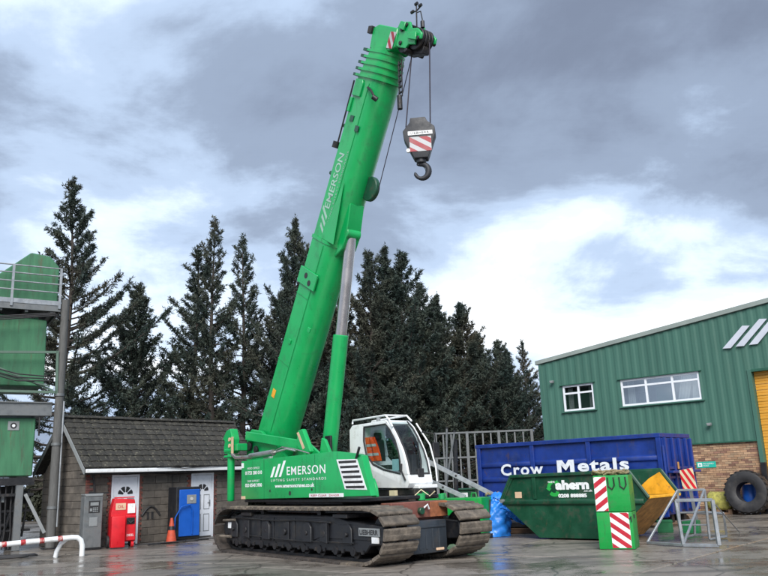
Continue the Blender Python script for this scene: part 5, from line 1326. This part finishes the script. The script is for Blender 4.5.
# ------------------------------------------------------------------ clutter between the crane and the container
tp = empty('tarpaulin', (2.66, 22.0, 0), -.3, 'crumpled bright blue tarpaulin draped over goods beside the green skip', 'tarpaulin')
def tarp_piece(name, nx, nz, f):
    m_ = MB(); m_.add([f(i / (nx - 1), j / (nz - 1)) for j in range(nz) for i in range(nx)], [(j * nx + i, j * nx + i + 1, (j + 1) * nx + i + 1, (j + 1) * nx + i) for j in range(nz - 1) for i in range(nx - 1)])
    m_.build(name, TARP, tp, ang=50)
def crease(a, b): return abs(math.sin(a * 9 + 2.1 * math.sin(b * 5))) * .6 + abs(math.sin(b * 13 - a * 7 + 1.3)) * .4 + .35 * abs(math.sin(a * 23 + b * 17))
def drape(u, v_):
    a = -2.5 + 5.0 * u; z = 1.03 * v_ ** .9; rr_ = .42 * (1 - .62 * v_ ** 2.2) + .09 * crease(u * 1.6, v_) - .05
    return (rr_ * 1.05 * math.sin(a) + .16 * v_, -rr_ * math.cos(a), z + .06 * math.sin(a * 2) * v_)
tarp_piece('tarp_sheet', 46, 34, drape)
tarp_piece('tarp_crown', 24, 16, lambda u, v_: (-.06 + .52 * u, -.26 + .5 * v_, 0.93 + .16 * math.sin(math.pi * u) * math.sin(math.pi * v_) ** .6 + .09 * crease(u, v_ * .8) - .05))
tarp_piece('tarp_fold', 34, 22, lambda u, v_: (.12 + .82 * u, -.34 + .10 * crease(u * .8, v_) + .22 * v_ * u, .98 * (1 - v_) * (1 - .25 * u) + (.36 + .12 * math.sin(u * 5)) * v_ + .04 * crease(v_, u)))
MB().tube([(-.05, -.40, .1), (0, -.41, .5), (.05, -.34, .95)], .03, 8).build('black_strap', BLACK, tp)
pa = empty('pallet', (3.62, 22.9, 0), -.35, 'broken wooden pallet on the ground behind the skip', 'pallet')
for k in range(6): MB().box(-.55, .55, -.5 + k * .18, -.39 + k * .18, .11, .135).build('plank', PALLET, pa)
for y in (-.45, 0, .42): MB().box(-.55, .55, y - .04, y + .04, 0.0, .108).build('bearer', PALLET, pa)
MB().box(-.5, .5, -.42, .4, .137, .32).build('dark_load', DARK, pa, bevel=.03)
gbx = empty('counterweight_slab', (2.02, 21.9, 0), R(-30), 'bright green steel counterweight slab standing behind the far track', 'counterweight')
MB().box(-1.05, .62, -.45, .45, .10, 1.02).build('slab_body', GREEN2, gbx, bevel=.02, seg=2); MB().box(-.95, .7, -.4, .4, 0, .10).build('skid', DARK, gbx)
m_ = MB()
for x in (-.6, .3): m_.tube([(x - .08, -.2, 1.03), (x - .06, -.2, 1.14), (x + .06, -.2, 1.14), (x + .08, -.2, 1.03)], .02, 8)
m_.build('lifting_eye', GREEN2, gbx)
for a, b, lb in (((1.05, 22.6, 2.02), (2.92, 22.3, .98), 'upper grey steel beam sloping down from behind the crane cab'), ((1.02, 22.4, 1.50), (2.0, 22.2, 1.02), 'lower grey steel beam sloping down behind the front of the cab')):
    a_ = Vector(a); o = empty('steel_beam', b, 0, lb, 'beam', 'sloping steel beams behind the crane cab')
    d = a_ - Vector(b); 
    MB().bar((0, 0, 0), d, .11, .13).build('beam_web', STEEL, o, bevel=.01)
    MB().bar(d * .97 + Vector((0, 0, -.1)), d * .99 + Vector((0, 0, .12)), .16, .03).build('end_plate', STEEL, o)
    MB().tube([d * .6 + Vector((0, -.07, 0)), d * .6 + Vector((0, .07, 0))], .03, 8).build('bolt', DARK, o)
chn = MB()
for k in range(9): chn.tube([(2.55 + k * .07, 22.0 + .1 * math.sin(k * 2.2), 1.06 + .05 * math.sin(k * 1.7)), (2.61 + k * .07, 22.0 + .1 * math.sin(k * 2.2 + 1), 1.06 + .06 * math.sin(k * 1.7 + 1.2))], .03, 6)
tag(chn.build('sling_heap', SACK), 'grey and straw coloured slings heaped at the end of the green slab', 'slings')
# lattice poles behind the cab
for k, (a, b, lb) in enumerate((((1.55, 24, 0), (1.75, 24.2, 3.05), 'grey scaffold pole leaning behind the cab, nearest the windscreen'), ((1.35, 24.3, 0), (2.0, 24.4, 2.95), 'grey scaffold pole leaning behind the cab, crossing the others'), ((1.9, 24.5, 0), (2.02, 24.6, 2.7), 'thick upright grey pole behind the cab beside the cage fence'))):
    o = empty('scaffold_pole', a, 0, lb, 'pole', 'poles standing behind the cab')
    d = Vector(b) - Vector(a); MB().tube([(0, 0, 0), d], .032 if k < 2 else .07, 10).build('pole_tube', STEELD if k < 2 else DARKBLUE, o); MB().tube([d * .985, d], .042 if k < 2 else .085, 10).build('pole_cap', DARK, o); MB().box(-.08, .08, -.08, .08, 0, .012).build('pole_foot', DARK, o)
# cage fence behind the container
cg = empty('cage_fence', (1.95, 34.0, 0), -.02, 'tall galvanised cage fence of square panels behind the blue container', 'fence')
for x in (0, 1.35, 2.7, 4.1): MB().box(x - .06, x + .06, -.06, .06, 0, 3.42).build('fence_post', STEELD, cg, bevel=.008)
for x in (.33, .67, 1.02, 1.68, 2.02, 2.36, 3.03, 3.38, 3.74): MB().box(x - .03, x + .03, -.02, .02, .05, 3.38).build('fence_upright', STEELD, cg)
for z in (.4, 1.4, 2.35, 3.38): MB().box(-.02, 4.12, -.05, -.021, z - .035, z + .035).build('fence_rail', STEELD, cg)
bi = empty('wheelie_bin', (2.62, 29.5, 0), -.3, 'dark green bin with pale label behind the sloping beams', 'bin')
MB().prism([(-.42, .1), (.42, .1), (.48, 1.08), (-.48, 1.08)], -.35, .35).build('bin_body', SKIPG, bi, bevel=.03); MB().box(-.5, .5, -.40, .38, 1.085, 1.15).build('bin_lid', SKIPG, bi, bevel=.02); MB().box(-.22, .22, -.36, -.352, .85, 1.0).build('bin_label', WHITE, bi)
for x in (-.35, .35): MB().tube([(x - .04, .25, .1), (x + .04, .25, .1)], .1, 14).build('wheel', BLACK, bi)

# ------------------------------------------------------------------ trees
def conifer(seed, H, Rm, nl, dens, base=0.08, up=1.0, leaf=1.0, longp=.15, fill=0.0):
    rg = np.random.default_rng(seed)
    tk = MB(); pts = [(0.10 * math.sin(z * .5 + seed), 0.10 * math.cos(z * .43 + seed), z) for z in np.linspace(0, H, 14)]
    tk.tube(pts, [max(.012, .0155 * H * (1 - .97 * i / 13)) for i in range(14)], 8)
    def trunk_xy(z): return np.array([.10 * math.sin(z * .5 + seed), .10 * math.cos(z * .43 + seed), z])
    lb = MB(); SP = []; SD_ = []; SLn = []
    for i in range(nl):
        t = base + (1 - base) * ((i + rg.random()) / nl) ** .95
        z0 = t * H * .985
        prf = Rm * ((1 - t) ** 1.0 * (.5 + .65 * rg.random() ** 1.3) + .035)
        if t < .3: prf *= .65 + t
        if rg.random() < longp: prf *= 1.4
        el = R(8 + 42 * t ** 1.1 + rg.normal(0, 9)) * up
        az = i * 2.39996 + rg.normal(0, .5)
        h = np.array([math.cos(az), math.sin(az), 0.0])
        c0 = trunk_xy(z0); L_ = prf; curve = rg.uniform(.05, .32) * L_
        ss = np.linspace(0, 1, 5)
        pp = [c0 + L_ * s * (h * math.cos(el) + np.array([0, 0, math.sin(el)])) + np.array([0, 0, curve * s * s - .10 * L_ * math.sin(math.pi * s) * (1 - t)]) for s in ss]
        lb.tube([tuple(p) for p in pp], [.012 + .014 * L_ * (1 - s * .9) for s in ss], 4, caps=False)
        ns = max(4, int(L_ * dens * (1 if t > .30 else .20 + 2.6 * t)))
        s = rg.uniform(.12 if t > .25 else .35, 1.0, ns) ** .85
        idx = np.clip((s * 4).astype(int), 0, 3); fr_ = s * 4 - idx
        PA = np.array(pp); pos = PA[idx] * (1 - fr_[:, None]) + PA[idx + 1] * fr_[:, None]
        tang = PA[np.minimum(idx + 1, 4)] - PA[idx]; tang /= np.linalg.norm(tang, axis=1)[:, None] + 1e-9
        rnd = rg.normal(0, 1, (ns, 3)); rnd /= np.linalg.norm(rnd, axis=1)[:, None]
        dirs = tang * .8 + rnd * .7 + np.array([0, 0, rg.choice([.25, -.2])]); dirs /= np.linalg.norm(dirs, axis=1)[:, None]
        SP.append(pos); SD_.append(dirs); SLn.append((.16 + .36 * rg.random(ns)) * (1.15 - .6 * s) * (.5 + .5 * min(1, L_ / 2.2)))
    # leader tip
    nt_ = 24; zz = rg.uniform(.93 * H, H * 1.005, nt_)
    SP.append(np.array([trunk_xy(min(z, H)) for z in zz])); a = rg.uniform(0, 6.28, nt_); SD_.append(np.stack([np.cos(a) * .5, np.sin(a) * .5, np.full(nt_, .8)], 1)); SLn.append(np.full(nt_, .25))
    P = np.concatenate(SP); D = np.concatenate(SD_); S = np.concatenate(SLn)
    m = 11; n = len(P)
    q = np.tile(np.linspace(.05, 1, m), n); Pm = np.repeat(P, m, 0); Dm = np.repeat(D, m, 0); Sm = np.repeat(S, m)
    ctr = Pm + Dm * (q * Sm)[:, None] + rg.normal(0, .03, (n * m, 3))
    rd_ = rg.normal(0, 1, (n * m, 3)); rd_ /= np.linalg.norm(rd_, axis=1)[:, None]
    ld = Dm * .75 + rd_ * .8; ld /= np.linalg.norm(ld, axis=1)[:, None]
    sd_ = np.cross(ld, rg.normal(0, 1, (n * m, 3))); sd_ /= np.linalg.norm(sd_, axis=1)[:, None] + 1e-9
    ll = (rg.uniform(.09, .20, n * m) * leaf)[:, None]; lw = (rg.uniform(.016, .034, n * m) * leaf)[:, None]
    V = np.stack([ctr - sd_ * lw, ctr + sd_ * lw, ctr + ld * ll], 1).reshape(-1, 3)
    me = bpy.data.meshes.new('crown'); k = n * m
    me.vertices.add(3 * k); me.vertices.foreach_set('co', V.astype(np.float32).ravel())
    me.loops.add(3 * k); me.loops.foreach_set('vertex_index', np.arange(3 * k, dtype=np.int32))
    me.polygons.add(k); me.polygons.foreach_set('loop_start', np.arange(0, 3 * k, 3, dtype=np.int32))
    me.update(calc_edges=True); me.validate(); me.materials.append(LEAF)
    return tk, lb, me
def make_tree(proto):
    tk, lb, me = proto
    r_ = bpy.data.objects.new('conifer_tree', None); col.objects.link(r_)
    tk.build('trunk', BARK, r_); lb.build('limbs', BARK, r_, smooth=False)
    c_ = bpy.data.objects.new('crown', me); col.objects.link(c_); c_.parent = r_
    return r_
protos = [make_tree(conifer(21, 17, 5.6, 150, 24, longp=.3, up=.72)),      # open, broad
          make_tree(conifer(5, 14, 3.8, 110, 20, longp=.25, up=.95)),       # slim, thin
          make_tree(conifer(8, 14, 4.7, 150, 24, up=1.15, longp=.25)),                 # dense
          make_tree(conifer(13, 12, 4.7, 145, 24, up=1.2, longp=.3))]      # dense, low
used = [False] * 4
TREES = [  # x, y, height, proto, width scale, label
    (-15.8, 38, 17.2, 0, 1.0, 'tall open conifer with upswept limbs behind the green plant, leftmost of the row'),
    (-13.2, 41, 12.2, 3, 1.1, 'short bushy conifer between the tall leftmost tree and the shed roof'),
    (-10.3, 41.5, 14.4, 1, 1.2, 'thin conifer with a bent left limb above the middle of the shed roof'),
    (-9.0, 40, 15.5, 1, .9, 'tallest thin conifer above the shed roof with bare looking top'),
    (-7.6, 41, 14.7, 1, .95, 'thin feathery conifer above the right end of the shed roof'),
    (-4.7, 40, 15.3, 2, .92, 'dark pointed conifer directly left of the crane boom'),
    (-2.5, 42, 13.3, 2, .9, 'dark conifer hidden behind the crane boom'),
    (-.85, 41, 13.6, 2, 1.1, 'dark pointed conifer just right of the lift cylinder'),
    (.05, 43.5, 14.6, 2, 1.1, 'tallest of the dark conifers right of the crane boom'),
    (.95, 42, 13.7, 3, 1.05, 'dense conifer above the right side of the cab'),
    (1.95, 44, 12.4, 3, 1.1, 'dense conifer between the cab and the cage fence, in the back of the row'),
    (2.85, 42.5, 11.4, 2, 1.15, 'dark conifer with a forked top above the cage fence'),
    (4.2, 43, 10.9, 3, 1.15, 'dense conifer above the middle of the cage fence'),
    (5.1, 44, 9.4, 3, 1.2, 'low conifer above the left end of the blue container'),
    (6.35, 44, 8.9, 3, 1.15, 'lowest conifer left of the warehouse corner'),
    (8.1, 46, 9.2, 1, 1.0, 'thin conifer rising just beside the warehouse corner'),
    (-6.2, 45, 12.5, 2, 1.25, 'dark conifer filling the gap behind the thin trees and the boom'),
    (-3.4, 47, 13.0, 3, 1.1, 'bushy conifer in the back row behind the boom'),
    (7.4, 48, 8.9, 3, 1.25, 'far low conifer at the warehouse corner in the back row'),
]
PH = [17, 14, 14, 12]; rg = random.Random(31)
for (x, y, h, p, w, lb) in TREES:
    if not used[p]: o = protos[p]; used[p] = True
    else: o = copy_tree(protos[p])
    s_ = h / PH[p]; o.location = (x, y, 0); o.scale = (s_ * w, s_ * w, s_); o.rotation_euler = (0, 0, rg.uniform(0, 6.28))
    tag(o, lb, 'tree', 'conifers in the row behind the yard')
# hedge below the trees
rgh = np.random.default_rng(77); k = 90000
X = rgh.uniform(-22, 12, k); zz = rgh.random(k) ** .8
hh = 1.9 + .5 * np.sin(X * .9) + .45 * np.sin(X * 2.7 + 1)
Z = zz * hh; Yv = 47.5 + rgh.normal(0, .55, k)
c_ = np.stack([X, Yv, Z], 1); ld = rgh.normal(0, 1, (k, 3)); ld /= np.linalg.norm(ld, axis=1)[:, None]; sd_ = np.cross(ld, rgh.normal(0, 1, (k, 3))); sd_ /= np.linalg.norm(sd_, axis=1)[:, None]
V = np.stack([c_ - sd_ * .07, c_ + sd_ * .07, c_ + ld * .26], 1).reshape(-1, 3)
me = bpy.data.meshes.new('hedge'); me.vertices.add(3 * k); me.vertices.foreach_set('co', V.astype(np.float32).ravel()); me.loops.add(3 * k); me.loops.foreach_set('vertex_index', np.arange(3 * k, dtype=np.int32))
me.polygons.add(k); me.polygons.foreach_set('loop_start', np.arange(0, 3 * k, 3, dtype=np.int32)); me.update(calc_edges=True); me.materials.append(HEDGE)
hg = bpy.data.objects.new('hedge', me); col.objects.link(hg)
tag(hg, 'dark scrubby hedge along the back of the yard below the conifers', 'hedge', kind='stuff')
